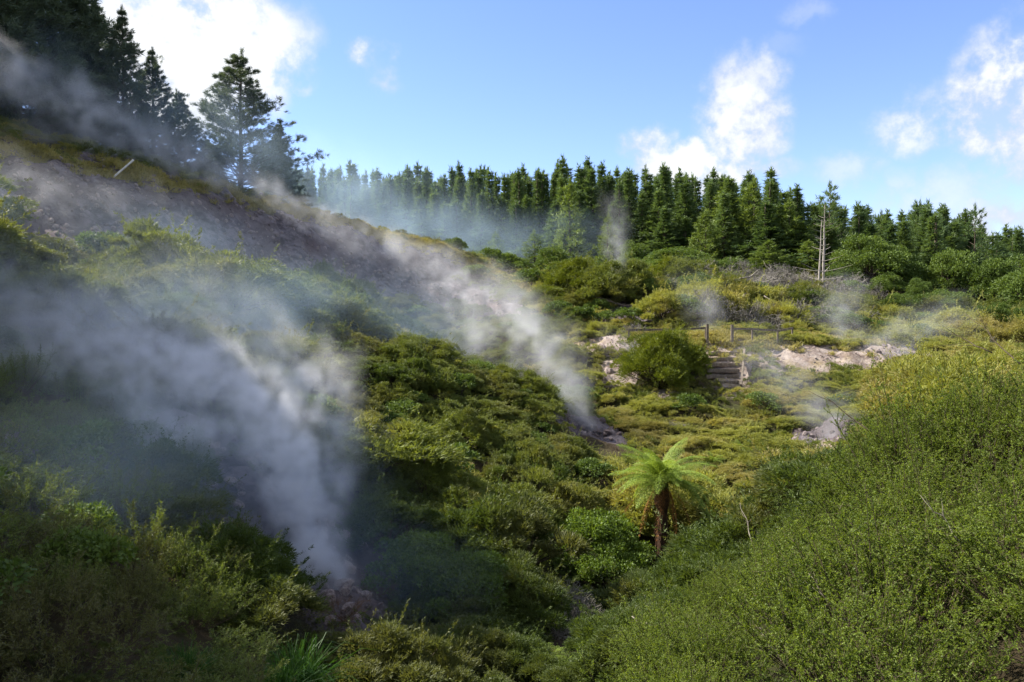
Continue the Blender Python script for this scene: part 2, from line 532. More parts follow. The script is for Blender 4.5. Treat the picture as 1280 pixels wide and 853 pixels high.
M_kan = leaf_mat('kanuka_leaves', (0.055, 0.078, 0.016), (0.150, 0.180, 0.038), patch=(0.150, 0.145, 0.045), pscale=0.22)
M_kan_y = leaf_mat('pale_heath_leaves', (0.115, 0.135, 0.028), (0.290, 0.300, 0.070), patch=(0.26, 0.225, 0.085), pscale=0.3)  # pale dried heath, yellower and lighter than the kanuka
M_kan_d = leaf_mat('dark_green_shade_leaves', (0.030, 0.050, 0.010), (0.090, 0.128, 0.024), patch=(0.100, 0.105, 0.034), pscale=0.3)  # dark green scrub; its deeper tone also stands in for shade
M_dense = leaf_mat('dense_yellow_green_leaves', (0.050, 0.075, 0.008), (0.170, 0.200, 0.022), rnd=0.1, transl=0.3)
M_man = leaf_mat('manuka_leaves', (0.056, 0.092, 0.012), (0.180, 0.240, 0.034), rnd=0.2, transl=0.45)
M_fea = leaf_mat('feathery_leaves', (0.058, 0.092, 0.018), (0.160, 0.205, 0.042), rnd=0.3, patch=(0.10, 0.095, 0.034), pscale=0.5)
M_pine = leaf_mat('pine_needles', (0.040, 0.078, 0.030), (0.115, 0.170, 0.055), rnd=0.55, transl=0.3)
M_pine2 = leaf_mat('young_pine_needles', (0.070, 0.115, 0.022), (0.160, 0.215, 0.045), rnd=0.3, transl=0.25)
M_dpine = leaf_mat('dark_pine_needles', (0.040, 0.064, 0.044), (0.090, 0.122, 0.075), rnd=0.3, transl=0.2)
M_broad = leaf_mat('broad_leaves', (0.045, 0.080, 0.014), (0.125, 0.180, 0.034), rnd=0.45, transl=0.3, rough=0.6)
M_bright = leaf_mat('bright_leaves', (0.045, 0.080, 0.010), (0.120, 0.180, 0.026), rnd=0.2, transl=0.35, rough=0.55)
M_fern = leaf_mat('fern_fronds', (0.120, 0.190, 0.024), (0.260, 0.340, 0.060), rnd=0.2, transl=0.4)
M_deadfern = leaf_mat('dead_fronds', (0.15, 0.065, 0.022), (0.34, 0.15, 0.045), rnd=0.3, transl=0.25, rough=0.8)
M_grass = leaf_mat('dry_grass', (0.150, 0.150, 0.040), (0.360, 0.310, 0.110), rnd=0.4, transl=0.35)
M_tuss = leaf_mat('green_tussock', (0.022, 0.065, 0.010), (0.050, 0.120, 0.018), rnd=0.2, transl=0.35)
M_brown = leaf_mat('dry_brown_twigs', (0.070, 0.040, 0.022), (0.150, 0.090, 0.050), rnd=0.3, transl=0.1, rough=0.9)
M_grey = leaf_mat('dead_grey_twigs', (0.085, 0.078, 0.064), (0.240, 0.220, 0.190), rnd=0.4, transl=0.0, rough=0.9)
M_bark = wood_mat('bark', (0.045, 0.035, 0.025), (0.12, 0.095, 0.07))
M_pale = wood_mat('bleached_wood', (0.20, 0.18, 0.155), (0.37, 0.335, 0.295))
M_stick = wood_mat('weathered_twigs', (0.12, 0.10, 0.08), (0.25, 0.22, 0.18))
M_post = wood_mat('fence_timber', (0.085, 0.068, 0.050), (0.20, 0.165, 0.13), scale=14)
M_twig = wood_mat('live_twigs', (0.045, 0.032, 0.018), (0.10, 0.08, 0.05), scale=20)
M_ftrunk = wood_mat('fern_trunk_fibre', (0.020, 0.012, 0.008), (0.085, 0.045, 0.025), scale=25)


# ------------------------------------------------------------------ plant builders
def pine(name, seed, h, rad, leafm, tip=0.95, base=0.12, whorls=24, per=6, tufts=6, blades=7, bl=0.6, bw=0.13, power=0.85, up=0.25, droop=0.15, trunk_r=None, irregular=0.2, gap=0.0, lat=0.22):
    r = np.random.default_rng(seed)
    root = empty(name, (0, 0, 0))
    trunk_r = trunk_r or h * 0.014
    g = Geo(4)
    zz = np.linspace(-0.6, h * 0.97, 9)
    wob = np.cumsum(r.normal(size=(9, 2)) * h * 0.003, 0)
    tube(g, np.c_[wob, zz], np.linspace(trunk_r * 1.15, trunk_r * 0.12, 9), 7)
    link('trunk', g.mesh('trunk', M_bark, True), root)
    A, B, RA = [], [], []
    TP, TD, TT = [], [], []
    for w in range(whorls):
        t = (w + r.random() * 0.5) / whorls
        z = h * (base + (tip - base) * t)
        Lw = rad * ((1 - t) ** power) * (1 + irregular * r.normal() * 0.5) + rad * 0.03
        n = max(3, int(per * (1 - 0.35 * t) + r.random()))
        a0 = r.random() * 6.28
        for i in range(n):
            if r.random() < gap: continue
            a = a0 + i * 6.283 / n + r.normal() * 0.25
            L = max(0.25, Lw * (1 + irregular * r.normal()))
            d = np.array([math.cos(a), math.sin(a), 0])
            side = np.array([-d[1], d[0], 0])
            sl = up * (0.4 + t * (1.6 - 1.6 * t)) - droop * (1 - t)
            s = np.linspace(0, 1, 4)
            C = np.array([0, 0, z]) + d * (L * s)[:, None] + np.array([0, 0, 1]) * (L * (sl * s + 0.25 * up * s ** 2 - 0.1 * droop * s))[:, None]
            A.append(C[:-1]); B.append(C[1:]); RA.append(trunk_r * 0.28 * (1 - t * 0.6) * (1 - s[:-1] * 0.75))
            nt = max(2, int(tufts * (L / rad + 0.25)))
            ss = np.sqrt(r.uniform(0.06, 1.0, nt))
            ps = np.array([0, 0, z]) + d * (L * ss)[:, None] + np.array([0, 0, 1]) * (L * (sl * ss + 0.25 * up * ss ** 2 - 0.1 * droop * ss))[:, None]
            lt = r.normal(size=nt) * lat * L * (1.1 - ss * 0.8)
            ps = ps + side * lt[:, None] + r.normal(size=(nt, 3)) * 0.03 * L * np.array([1, 1, .7])
            dd = d + side * np.sign(lt)[:, None] * 0.6 + np.array([0, 0, up * 1.2 + 0.1]) + r.normal(size=(nt, 3)) * 0.2
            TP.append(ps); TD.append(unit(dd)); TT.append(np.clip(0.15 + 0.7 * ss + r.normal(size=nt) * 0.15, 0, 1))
    # leader
    TP.append(np.c_[np.zeros((7, 2)) + wob[-1], np.linspace(h * 0.90, h * 0.975, 7)]); TD.append(np.tile([0, 0, 1.8], (7, 1))); TT.append(np.full(7, 0.8))
    g = Geo(4)
    segs(g, np.concatenate(A), np.concatenate(B), np.concatenate(RA), np.concatenate(RA) * 0.7, 3)
    tag(link('limbs', g.mesh('limbs', M_bark), root), kind='stuff')
    TP = np.concatenate(TP); TD = np.concatenate(TD); TT = np.concatenate(TT)
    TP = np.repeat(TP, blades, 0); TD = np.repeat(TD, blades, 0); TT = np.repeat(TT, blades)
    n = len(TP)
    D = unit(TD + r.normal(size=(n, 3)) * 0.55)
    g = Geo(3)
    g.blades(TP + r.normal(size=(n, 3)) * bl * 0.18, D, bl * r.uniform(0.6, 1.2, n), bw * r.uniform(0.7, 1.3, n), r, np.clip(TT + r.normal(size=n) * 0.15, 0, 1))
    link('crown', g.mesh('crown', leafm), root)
    return root


def clump_shell(r, n, cen, rad, flat=0.8):
    """points on a rough ball and outward directions"""
    d = unit(r.normal(size=(n, 3)))
    d[:, 2] = np.where(d[:, 2] < -0.3, -d[:, 2], d[:, 2])
    rr = rad * np.clip(1 - np.abs(r.normal(size=n)) * 0.22, 0.3, 1.05)
    return cen + d * rr[:, None] * np.array([1, 1, flat]), d


def round_tree(name, seed, h, rad, leafm, clumps=34, leaves=150, ll=0.3, lw=0.14, base=0.35, trunk=True, part='crown'):
    r = np.random.default_rng(seed)
    root = empty(name, (0, 0, 0))
    cz = h * (base + (1 - base) * 0.45)
    cs = []
    for i in range(clumps):
        d = unit(r.normal(size=3)); d[2] = abs(d[2]) * 1.1 - 0.35
        k = r.uniform(0.45, 1.0)
        cs.append(np.array([d[0] * rad * k, d[1] * rad * k, cz + d[2] * (h - cz) * k]))
    cs = np.array(cs)
    g = Geo(4)
    tr = h * 0.022 if trunk else h * 0.012
    tube(g, [(0, 0, -0.5), (r.normal() * .1, 0, h * base * 0.5), (r.normal() * .2, r.normal() * .2, cz * 0.85), (0, 0, cz * 1.1)], [tr * 1.3, tr, tr * .7, tr * .35], 7)
    link('trunk' if trunk else 'stem', g.mesh('trunk', M_bark, True), root)
    g = Geo(4)
    m = np.array([[0, 0, h * base * 0.7]])
    st = np.repeat(m, len(cs), 0) + np.c_[np.zeros((len(cs), 2)), r.uniform(0, cz * 0.5, len(cs))]
    mid = (st + cs) / 2 + r.normal(size=cs.shape) * rad * 0.06
    segs(g, st, mid, tr * 0.45, tr * 0.3, 4); segs(g, mid, cs, tr * 0.3, tr * 0.12, 4)
    tag(link('limbs', g.mesh('limbs', M_bark), root), kind='stuff')
    g = Geo(4)
    for c in cs:
        cr = rad * r.uniform(0.24, 0.42)
        p, d = clump_shell(r, leaves, c, cr, 0.75)
        tt = np.clip(0.35 + 0.3 * r.normal() * 0.5 + r.normal(size=leaves) * 0.2, 0, 1)
        g.kites(p, d * 0.7 + r.normal(size=(leaves, 3)) * 0.6 + [0, 0, 0.15], ll * r.uniform(0.6, 1.2, leaves), lw * r.uniform(.7, 1.2, leaves), r, tint=tt)
    link(part, g.mesh('crown', leafm), root)
    return root


def mid_shrub(name, seed, leafm, rad=1.0, h=0.9, sprays=50, blades=430, bl=0.078, bw=0.020, layered=True):
    """low mound of flat feathery sprays with dark gaps"""
    r = np.random.default_rng(seed)
    root = empty(name, (0, 0, 0))
    g = Geo(3); gt = Geo(4)
    A, B = [], []
    lob = [(r.uniform(0, 6.28), r.uniform(0.75, 1.15)) for _ in range(5)]
    for i in range(sprays):
        a = r.uniform(0, 6.283); q = math.sqrt(r.random())
        k = 1 + 0.18 * math.cos(3 * a + lob[0][0]) + 0.12 * math.cos(5 * a + lob[1][0])
        x, y = rad * k * q * math.cos(a), rad * k * q * math.sin(a)
        z = h * math.sqrt(max(0, 1 - q * q)) * r.uniform(0.45, 1.35)
        c = np.array([x, y, z])
        out = unit(np.array([math.cos(a) * q, math.sin(a) * q, 0.55 + 0.3 * r.random()]))
        nrm = unit(np.array([x * 0.5 / rad, y * 0.5 / rad, 1.0]) + r.normal(size=3) * 0.25)
        e1 = unit(np.cross(nrm, [0.3, 1, 0.1])); e2 = np.cross(nrm, e1)
        sr = rad * r.uniform(0.13, 0.36)
        th = r.uniform(0, 6.283, blades); rr = sr * np.sqrt(r.random(blades))
        loc = c + e1 * (rr * np.cos(th))[:, None] + e2 * (rr * np.sin(th))[:, None] + nrm * ((1 - (rr / sr) ** 2) * sr * 0.45 + r.normal(size=blades) * sr * 0.10)[:, None]
        D = (e1 * np.cos(th)[:, None] + e2 * np.sin(th)[:, None]) * (0.35 + 0.6 * (rr / sr)[:, None]) + nrm * 0.45 + out * 0.3 + r.normal(size=(blades, 3)) * 0.35
        tt = np.clip(r.uniform(0.25, 0.75) + r.normal(size=blades) * 0.2, 0, 1)
        g.blades(loc, D, bl * r.uniform(0.6, 1.4, blades), bw * r.uniform(0.7, 1.3, blades), r, tt)
        for _ in range(3):
            n2 = blades // 9
            sdn = unit(out + r.normal(size=3) * 0.55); sl = sr * r.choice([0.6, 1.0, 1.5, 2.3])
            base = c + (e1 * r.normal() + e2 * r.normal()) * sr * 0.45
            lp2 = base + sdn * (sl * r.random(n2))[:, None] + r.normal(size=(n2, 3)) * 0.012 * rad
            g.blades(lp2, sdn * 0.8 + r.normal(size=(n2, 3)) * 0.5, bl * 0.7, bw * 0.9, r, np.clip(r.uniform(.4, .9) + r.normal(size=n2) * .1, 0, 1))
        A.append([x * 0.15, y * 0.15, 0]); B.append(c)
    A = np.array(A); B = np.array(B); Mi = (A + B) / 2 + r.normal(size=A.shape) * 0.06
    segs(gt, A, Mi, 0.02 * rad, 0.014 * rad, 3); segs(gt, Mi, B, 0.014 * rad, 0.005 * rad, 3)
    link('stems', gt.mesh('stems', M_twig), root)
    link('foliage', g.mesh('foliage', leafm), root)
    return root


def sprig_shrub(name, seed, leafm, rad=1.0, h=1.0, stems=80, twigs=11, leaves=22, ll=0.016, lw=0.008, tl=0.16, upright=0.6, bare_tip=0.0):
    """near bush: woody stems, side twigs and every small leaf"""
    r = np.random.default_rng(seed)
    root = empty(name, (0, 0, 0))
    a = r.uniform(0, 6.283, stems); q = np.sqrt(r.random(stems))
    tip = np.c_[rad * q * np.cos(a), rad * q * np.sin(a), h * (np.sqrt(np.clip(1 - q * q, 0, 1)) * 0.75 + 0.25) * r.uniform(0.75, 1.15, stems)]
    ex = r.random(stems) < 0.14
    tip[ex] *= r.uniform(1.12, 1.4, (ex.sum(), 1))
    b = np.c_[tip[:, :2] * 0.12, np.full(stems, -0.1)]
    m = (b + tip) / 2 + np.c_[tip[:, :2] * 0.12, r.normal(size=stems) * 0.03] + r.normal(size=(stems, 3)) * 0.05
    gt = Geo(4)
    segs(gt, b, m, 0.007, 0.004, 4); segs(gt, m, tip, 0.004, 0.0012, 4)
    s = r.uniform(0.1, 1.0, (stems, twigs))
    p0 = m[:, None] + (tip - m)[:, None] * s[..., None]
    dirt = unit(tip - m)[:, None] * upright + r.normal(size=(stems, twigs, 3)) * 0.55 + np.array([0, 0, 0.25])
    dirt = unit(dirt)
    L = tl * r.uniform(0.5, 1.3, (stems, twigs, 1))
    p1 = p0 + dirt * L
    p0f, p1f, df = p0.reshape(-1, 3), p1.reshape(-1, 3), dirt.reshape(-1, 3)
    segs(gt, p0f, p1f, 0.0022, 0.0009, 3)
    link('stems', gt.mesh('stems', M_twig), root)
    n = len(p0f)
    u = r.uniform(0.08, 1.0, (n, leaves, 1))
    lp = p0f[:, None] + (p1f - p0f)[:, None] * u
    ld = df[:, None] * 0.7 + r.normal(size=(n, leaves, 3)) * 0.6
    tt = np.clip(r.uniform(0.1, 0.8, (n, 1)) + r.normal(size=(n, leaves)) * 0.12 + (u[..., 0] - 0.5) * 0.3, 0, 1)
    g = Geo(4)
    N = n * leaves
    g.kites(lp.reshape(-1, 3), ld.reshape(-1, 3), ll * r.uniform(0.6, 1.3, N), lw * r.uniform(0.7, 1.2, N), r, tint=tt.ravel())
    link('foliage', g.mesh('foliage', leafm), root)
    return root


def twiggy(name, seed, m, rad=1.0, h=1.2, n0=14, depth=4, r0=0.02, spread=0.65, part='twigs', sides=3):
    """leafless bush: branching sticks"""
    r = np.random.default_rng(seed)
    root = empty(name, (0, 0, 0))
    a = r.uniform(0, 6.283, n0); el = r.uniform(0.25, 1.0, n0)
    Pn = np.zeros((n0, 3)); D = unit(np.c_[np.cos(a) * rad, np.sin(a) * rad, el * h])
    L = math.hypot(rad, h) * 0.42; rr = r0
    g = Geo(4)
    for d in range(depth):
        ln = L * r.uniform(0.6, 1.2, (len(Pn), 1))
        E = Pn + D * ln
        segs(g, Pn, E, rr, rr * 0.62, sides, 0.2 + 0.2 * d)
        kids = 3
        Pn = np.repeat(Pn + (E - Pn) * r.uniform(0.55, 1, (len(Pn), 1)), kids, 0)
        D = unit(np.repeat(D, kids, 0) + r.normal(size=(len(Pn), 3)) * spread + np.array([0, 0, 0.08]))
        L *= 0.66; rr *= 0.6
    link(part, g.mesh(part, m), root)
    return root


def tussock(name, seed, m, n=260, L=0.8, w=0.012, lean=0.8, rad=0.12):
    r = np.random.default_rng(seed)
    a = r.uniform(0, 6.283, n); tilt = np.abs(r.normal(size=n)) * lean * 0.5 + 0.1
    d = np.c_[np.cos(a) * np.sin(tilt), np.sin(a) * np.sin(tilt), np.cos(tilt)]
    p = np.c_[r.normal(size=(n, 2)) * rad, np.zeros(n)]
    ln = L * r.uniform(0.5, 1.1, n)[:, None]
    S = unit(np.cross(d, r.normal(size=(n, 3)))) * w
    m1 = p + d * ln * 0.5
    m2 = p + d * ln * 0.85 + np.c_[d[:, :2] * 0.25 * ln, -0.06 * ln]
    m3 = p + d * ln + np.c_[d[:, :2] * 0.55 * ln, -0.28 * ln]
    V = np.stack([p - S, p + S, m1 + S, m1 - S, m2 + S * .7, m2 - S * .7, m3 + S * .1, m3 - S * .1], 1).reshape(-1, 3)
    f = np.array([[0, 1, 2, 3], [3, 2, 4, 5], [5, 4, 6, 7]])
    F = (np.arange(n)[:, None, None] * 8 + f[None]).reshape(-1, 4)
    return make_mesh(name, V, F, m, np.repeat(r.random(n), 8))


def frond_mesh(seed, L=1.6, arch=0.7, rise=0.5, m=None, width=0.17, pairs=30, dead=False):
    """one arching frond with two rows of toothed pinnae, along +X"""
    r = np.random.default_rng(seed)
    s = np.linspace(0, 1, 14)
    cx = L * (s * 0.95); cz = L * (rise * s - arch * s ** 2.1)
    C = np.c_[cx, r.normal() * 0.05 * s, cz]
    g = Geo(4)
    segs(g, C[:-1], C[1:], 0.011 * (1 - s[:-1] * 0.8), 0.011 * (1 - s[1:] * 0.8), 3, 0.1)
    for i in range(pairs):
        t = 0.10 + 0.9 * (i + 0.5) / pairs
        p = np.array([np.interp(t, s, C[:, k]) for k in range(3)])
        tg = unit(np.array([np.interp(t + 0.03, s, C[:, k]) - np.interp(t - 0.03, s, C[:, k]) for k in range(3)]) + 1e-6)
        w = L * width * math.sin(math.pi * min(1, t ** 0.7)) ** 0.8 * r.uniform(0.85, 1.1) + 0.02
        for sg in (-1, 1):
            sd_ = np.array([0, sg, 0.0])
            d = unit(sd_ + tg * 0.45 + np.array([0, 0, -0.18 if not dead else -0.9]))
            k = max(4, int(w / 0.035))
            u = (np.arange(k) + 0.4) / k
            bp = p + d * (w * u)[:, None] + np.array([0, 0, -1]) * (w * 0.25 * u ** 2)[:, None]
            pl = 0.042 * L / 1.6 * (1 - u * 0.6) + 0.012
            for s2 in (-1, 1):
                dd = unit(d + s2 * tg * 1.2)[None] + r.normal(size=(k, 3)) * (0.1 if not dead else 0.4)
                g.kites(bp, dd, pl, pl * 0.5, r, flat=(0, 0, 1), tint=np.clip(0.5 + r.normal(size=k) * 0.2, 0, 1))
    return g.mesh('frond', m or M_fern)
# ==== SPLIT ====
def poisson(xs, ys, dist, n_try, seed, accept=None, avoid=None):
    """random points in the box with a spacing that may vary (dist(x, y)); accept masks them"""
    r = np.random.default_rng(seed)
    X = r.uniform(*xs, n_try); Y = r.uniform(*ys, n_try)
    ok = np.abs(X) < 0.74 * np.maximum(Y, 0) + 4
    X, Y = X[ok], Y[ok]
    if accept is not None:
        k = accept(X, Y, r); X, Y = X[k], Y[k]
    D = dist(X, Y)
    cell = {}
    out = []
    cs = 2.5
    for x, y, d in zip(X, Y, D):
        ci, cj = int(x // cs), int(y // cs)
        good = True
        rr = int(d // cs) + 1
        for a in range(ci - rr, ci + rr + 1):
            for b in range(cj - rr, cj + rr + 1):
                for (u, v, w) in cell.get((a, b), ()):
                    if (u - x) ** 2 + (v - y) ** 2 < (0.5 * (d + w)) ** 2:
                        good = False; break
                if not good: break
            if not good: break
        if good:
            cell.setdefault((ci, cj), []).append((x, y, d)); out.append((x, y))
    return np.array(out)


def right_hill(x, y):
    """inside the near right-hand thicket: left of / beyond this line lies the gully"""
    edge = np.interp(y, [2, 5, 8, 10, 12, 14, 16], [-0.3, 0.8, 1.5, 1.8, 2.2, 3.2, 7.0])
    return (x > edge) & (y < 14.0)


def left_bank(x, y):
    edge = np.interp(y, [4, 8, 10, 12, 15, 18, 24], [-2.0, -2.8, -3.6, -4.4, -6.3, -9.5, -13.0])
    return (x < edge) & (y < 24)


def veg_ok(thr=0.42):
    def f(x, y, r):
        b0, b1 = bareness(x, y)
        b = np.maximum(b0, b1)
        lim = thr * (0.75 + 0.6 * fbm(x * 0.9, y * 0.9, 3, 21))
        path = np.min([np.hypot(x - p[0], y - p[1]) for p in PATH], 0) < 1.5
        return (b < lim) & ~path
    return f


def stuff_scatter(name, label, protos, pts, scales, seed, tilt=0.15, zoff=0.0):
    """many small plants nobody would count: one object, instances on points"""
    r = np.random.default_rng(seed)
    hid = bpy.data.collections.new(name + '_kinds')
    for i, me in enumerate(protos):
        hid.objects.link(bpy.data.objects.new('%s_kind_%02d' % (name, i), me))
    pts = np.asarray(pts)
    z = H(pts[:, 0], pts[:, 1]) + zoff
    me = bpy.data.meshes.new(name)
    me.vertices.add(len(pts))
    me.vertices.foreach_set('co', np.c_[pts, z].astype(np.float32).ravel())
    n = len(pts)
    a = me.attributes.new('rot', 'FLOAT_VECTOR', 'POINT'); a.data.foreach_set('vector', np.c_[r.normal(size=n) * tilt, r.normal(size=n) * tilt, r.uniform(0, 6.28, n)].astype(np.float32).ravel())
    a = me.attributes.new('size', 'FLOAT', 'POINT'); a.data.foreach_set('value', np.asarray(scales, dtype=np.float32))
    a = me.attributes.new('which', 'INT', 'POINT'); a.data.foreach_set('value', r.integers(0, len(protos), n).astype(np.int32))
    o = link(name, me)
    ng = bpy.data.node_groups.new(name, 'GeometryNodeTree')
    ng.interface.new_socket('Geometry', in_out='INPUT', socket_type='NodeSocketGeometry')
    ng.interface.new_socket('Geometry', in_out='OUTPUT', socket_type='NodeSocketGeometry')
    t = NT(ng)
    gi = t.n('NodeGroupInput'); go = t.n('NodeGroupOutput')
    na = lambda nm, ty: t.n('GeometryNodeInputNamedAttribute', {'Name': nm}, data_type=ty).outputs[0]
    ci = t.n('GeometryNodeCollectionInfo'); ci.inputs['Collection'].default_value = hid
    ci.inputs['Separate Children'].default_value = True; ci.inputs['Reset Children'].default_value = True
    e2r = t.n('FunctionNodeEulerToRotation', {0: na('rot', 'FLOAT_VECTOR')})
    iop = t.n('GeometryNodeInstanceOnPoints', {'Points': gi.outputs[0], 'Instance': ci.outputs[0], 'Instance Index': na('which', 'INT'), 'Rotation': e2r.outputs[0], 'Scale': na('size', 'FLOAT')})
    iop.inputs['Pick Instance'].default_value = True
    ng.links.new(iop.outputs[0], go.inputs[0])
    o.modifiers.new('scatter', 'NODES').node_group = ng
    tag(o, label, kind='stuff')
    return o


def foliage_mesh(root):
    return [c for c in root.children if c.name.split('.')[0] in ('foliage', 'crown', 'twigs')][0].data


def remove_tree(o):
    for c in list(o.children): remove_tree(c)
    bpy.data.objects.remove(o)


# ------------------------------------------------------------------ mid-slope scrub
used = set()


def put(protos, x, y, s, label, cat, group, r, dz=0.0, tilt=0.12, sz=None):
    k = int(r.integers(0, len(protos)))
    pr = protos[k]
    first = pr.name not in used
    used.add(pr.name)
    z = float(H(x, y)) + dz
    return place(pr, first, (x, y, z), r.uniform(0, 6.283), (s, s, s * (sz or r.uniform(0.6, 1.1))), label, cat, group, (r.normal() * tilt, r.normal() * tilt))


def prune(protos):
    for p in protos:
        if p.name not in used: remove_tree(p)


kan = [mid_shrub('kanuka_shrub', 100 + i, M_kan, h=0.6 + 0.1 * i, sprays=44 + 3 * i) for i in range(4)]
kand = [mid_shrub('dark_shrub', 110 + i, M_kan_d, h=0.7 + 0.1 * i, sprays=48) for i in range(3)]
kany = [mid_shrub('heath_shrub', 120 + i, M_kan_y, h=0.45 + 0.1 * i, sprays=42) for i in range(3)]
broad = [round_tree('broadleaf_bush', 140 + i, 1.6, 1.0, M_broad, 22, 120, 0.13, 0.07, 0.12, trunk=False, part='foliage') for i in range(3)]


RIDW = np.array([P(*c)[:2] for c in CP[:12]])


def dead_zone(x, y):
    a, _ = proj(x, np.maximum(y, 1.0), 0 * x)
    return (a > 862) & (a < 1050) & (y > 55) & (y < 75)


def off_crest(x, y):
    """keeps bushes off the grassy crest and the plateau just behind it"""
    yr = np.interp(x, RIDW[:, 0], RIDW[:, 1])
    return (x > RIDW[-1, 0]) | (y < yr - 2.5)


def mid_accept(x, y, r):
    return veg_ok()(x, y, r) & off_crest(x, y) & (~dead_zone(x, y) | (r.random(len(x)) < 0.15)) & ~right_hill(x, y) & ~left_bank(x, y) & (y > 12.5)


def mid_dist(x, y):
    return np.clip(0.75 + y * 0.012, 0.9, 1.7) * (0.75 + 0.6 * fbm(x * 0.3, y * 0.3, 2, 33))


pts = poisson((-48, 50), (12, 66), mid_dist, 16000, 41, mid_accept)
vis = visible(pts[:, 0], pts[:, 1], H(pts[:, 0], pts[:, 1]) + 0.9)
pts = pts[vis]
px, py = proj(pts[:, 0], pts[:, 1], H(pts[:, 0], pts[:, 1]))
k = (px > -90) & (px < 1370)
pts, px, py = pts[k], px[k], py[k]
order = np.argsort(pts[:, 1])
pts, px, py = pts[order], px[order], py[order]
EXCL = [(on_ray(a_, b_, c_), d_) for a_, b_, c_, d_ in ((410, 765, 17.2, 1.9), (415, 800, 15.6, 1.3), (430, 720, 18.5, 1.4), (400, 690, 19.2, 1.3), (390, 800, 14.5, 1.1))] + [(on_ray(a_, b_, c_), d_) for a_, b_, c_, d_ in ((800, 435, 50, 1.5), (835, 435, 49.5, 1.3), (870, 440, 48.5, 1.2), (925, 440, 48.5, 1.1), (905, 498, 43.3, 1.5), (885, 492, 43.8, 1.2), (920, 510, 42, 1.1), (945, 440, 48.5, 1.1), (970, 440, 48.7, 1.2), (990, 450, 48, 1.2), (1030, 455, 47.5, 1.5), (1060, 458, 47.5, 1.6), (1090, 462, 47.5, 1.5), (755, 395, 59, 1.5), (785, 398, 58.5, 1.5), (820, 400, 58, 1.5), (850, 402, 57, 1.5), (742, 560, 37, 1.3), (765, 480, 46, 1.3), (755, 455, 49, 1.3), (990, 595, 32.5, 1.2))] + [(on_ray(828, 700, 26.5), 1.5), (on_ray(905, 470, 46), 1.7), (on_ray(830, 480, 46), 2.6), (on_ray(760, 690, 24), 1.8), (on_ray(460, 820, 15), 1.0), (on_ray(370, 860, 11), .8)]


def ok_ex(x, y):
    return all((x - e[0][0]) ** 2 + (y - e[0][1]) ** 2 > e[1] ** 2 for e in EXCL)


PITS = [((742, 560, 37), 2.0), ((748, 585, 34.5), 1.4), ((765, 775, 19), 1.7), ((725, 805, 17), 1.3), ((700, 765, 20), 1.3), ((825, 745, 26), 1.6), ((870, 750, 24.5), 1.7), ((800, 775, 22.5), 1.7), ((740, 790, 20), 1.4)]
PITW = [(P(*q[0])[0], P(*q[0])[1], q[1]) for q in PITS]


def ok_pit(x, y):
    return all((x - a) ** 2 + (y - b) ** 2 > c * c for a, b, c in PITW)


ZL = [  # (test on px, py, Y) -> label, group
    (lambda a, b, Y: a < 420 and b < 470, 'mist-veiled low olive shrub on the shaded slope under the bare cliff', 'shrubs on the shaded upper slope'),
    (lambda a, b, Y: a < 440, 'dark low shrub on the shaded slope around the big steam column', 'shrubs on the shaded lower slope'),
    (lambda a, b, Y: a < 750 and Y < 24, 'dark green fine-leaved shrub low on the mound above the gully mouth', 'shrubs low on the central mound'),
    (lambda a, b, Y: a < 750 and b > 440, 'olive fine-leaved shrub on the rounded mound between the two steam columns', 'shrubs high on the central mound'),
    (lambda a, b, Y: a < 770, 'low shrub on the hollow hillside below the pine forest', 'shrubs below the ridge end'),
    (lambda a, b, Y: b > 500, 'sunlit yellow-green shrub on the gully side below the timber steps', 'shrubs below the timber steps'),
    (lambda a, b, Y: Y < 51, 'sunlit heathy shrub on the bank beside the steps and pale clay scarp', 'shrubs beside the clay scarp'),
    (lambda a, b, Y: True, 'green scrub bush on the flat beyond the path and fence', 'scrub beyond the path'),
]
NK, NY = 0, 0
rest_pts, rest_s = [], []
rr_ = np.random.default_rng(77)
for (x, y), a, b in zip(pts, px, py):
    if not ok_ex(x, y) or not ok_pit(x, y): continue
    d = float(mid_dist(np.array([x]), np.array([y]))[0])
    s = d * rr_.choice([0.75, 1.05, 1.4, 1.9], p=[.3, .35, .23, .12]) * rr_.uniform(0.9, 1.15)
    lab = next(q for q in ZL if q[0](a, b, y))
    if y < 19: s = min(s, 1.1)
    if 44 < y < 56 and a > 760: s = min(s, 1.0)
    carpet = 715 < a < 1130 and 30 < y < 54
    if carpet: s = min(s, 1.15)
    if 430 < a < 760 and y > 28: s = min(s, 1.1)
    heath_zone = (a > 720 and y > 27) or (y > 60)  # where the pale yellow heath grows
    wet = rr_.random()
    if wet < (0.10 if y < 52 else 0.3) and not (a > 760 and 44 < y < 62):
        s = min(s, 1.6)
        put(broad, x, y, s * 0.75, lab[1].replace('fine-leaved', 'small-leaved').replace('shrub', 'broad-leaved bush').replace('scrub bush', 'broad-leaved bush'), 'bush', 'broad-leaved ' + lab[2], rr_)
        continue
    if (NK < 300 and not heath_zone):
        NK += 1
        dk = y < 21.5 or rr_.random() < 0.25  # nearest shrubs take darker leaves in place of shade, others at random
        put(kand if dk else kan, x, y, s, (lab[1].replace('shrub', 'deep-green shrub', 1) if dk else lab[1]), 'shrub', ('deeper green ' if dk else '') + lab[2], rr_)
    elif NY < 240 and heath_zone:
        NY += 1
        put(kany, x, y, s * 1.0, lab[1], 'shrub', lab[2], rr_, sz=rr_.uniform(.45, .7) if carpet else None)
    else:
        rest_pts.append((x, y)); rest_s.append(s)
print('MID', NK, NY, len(rest_pts))
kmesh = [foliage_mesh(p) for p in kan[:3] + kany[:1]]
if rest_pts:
    stuff_scatter('heath', 'low heathy scrub covering the farther slopes between the bushes', kmesh, rest_pts, rest_s, 5)
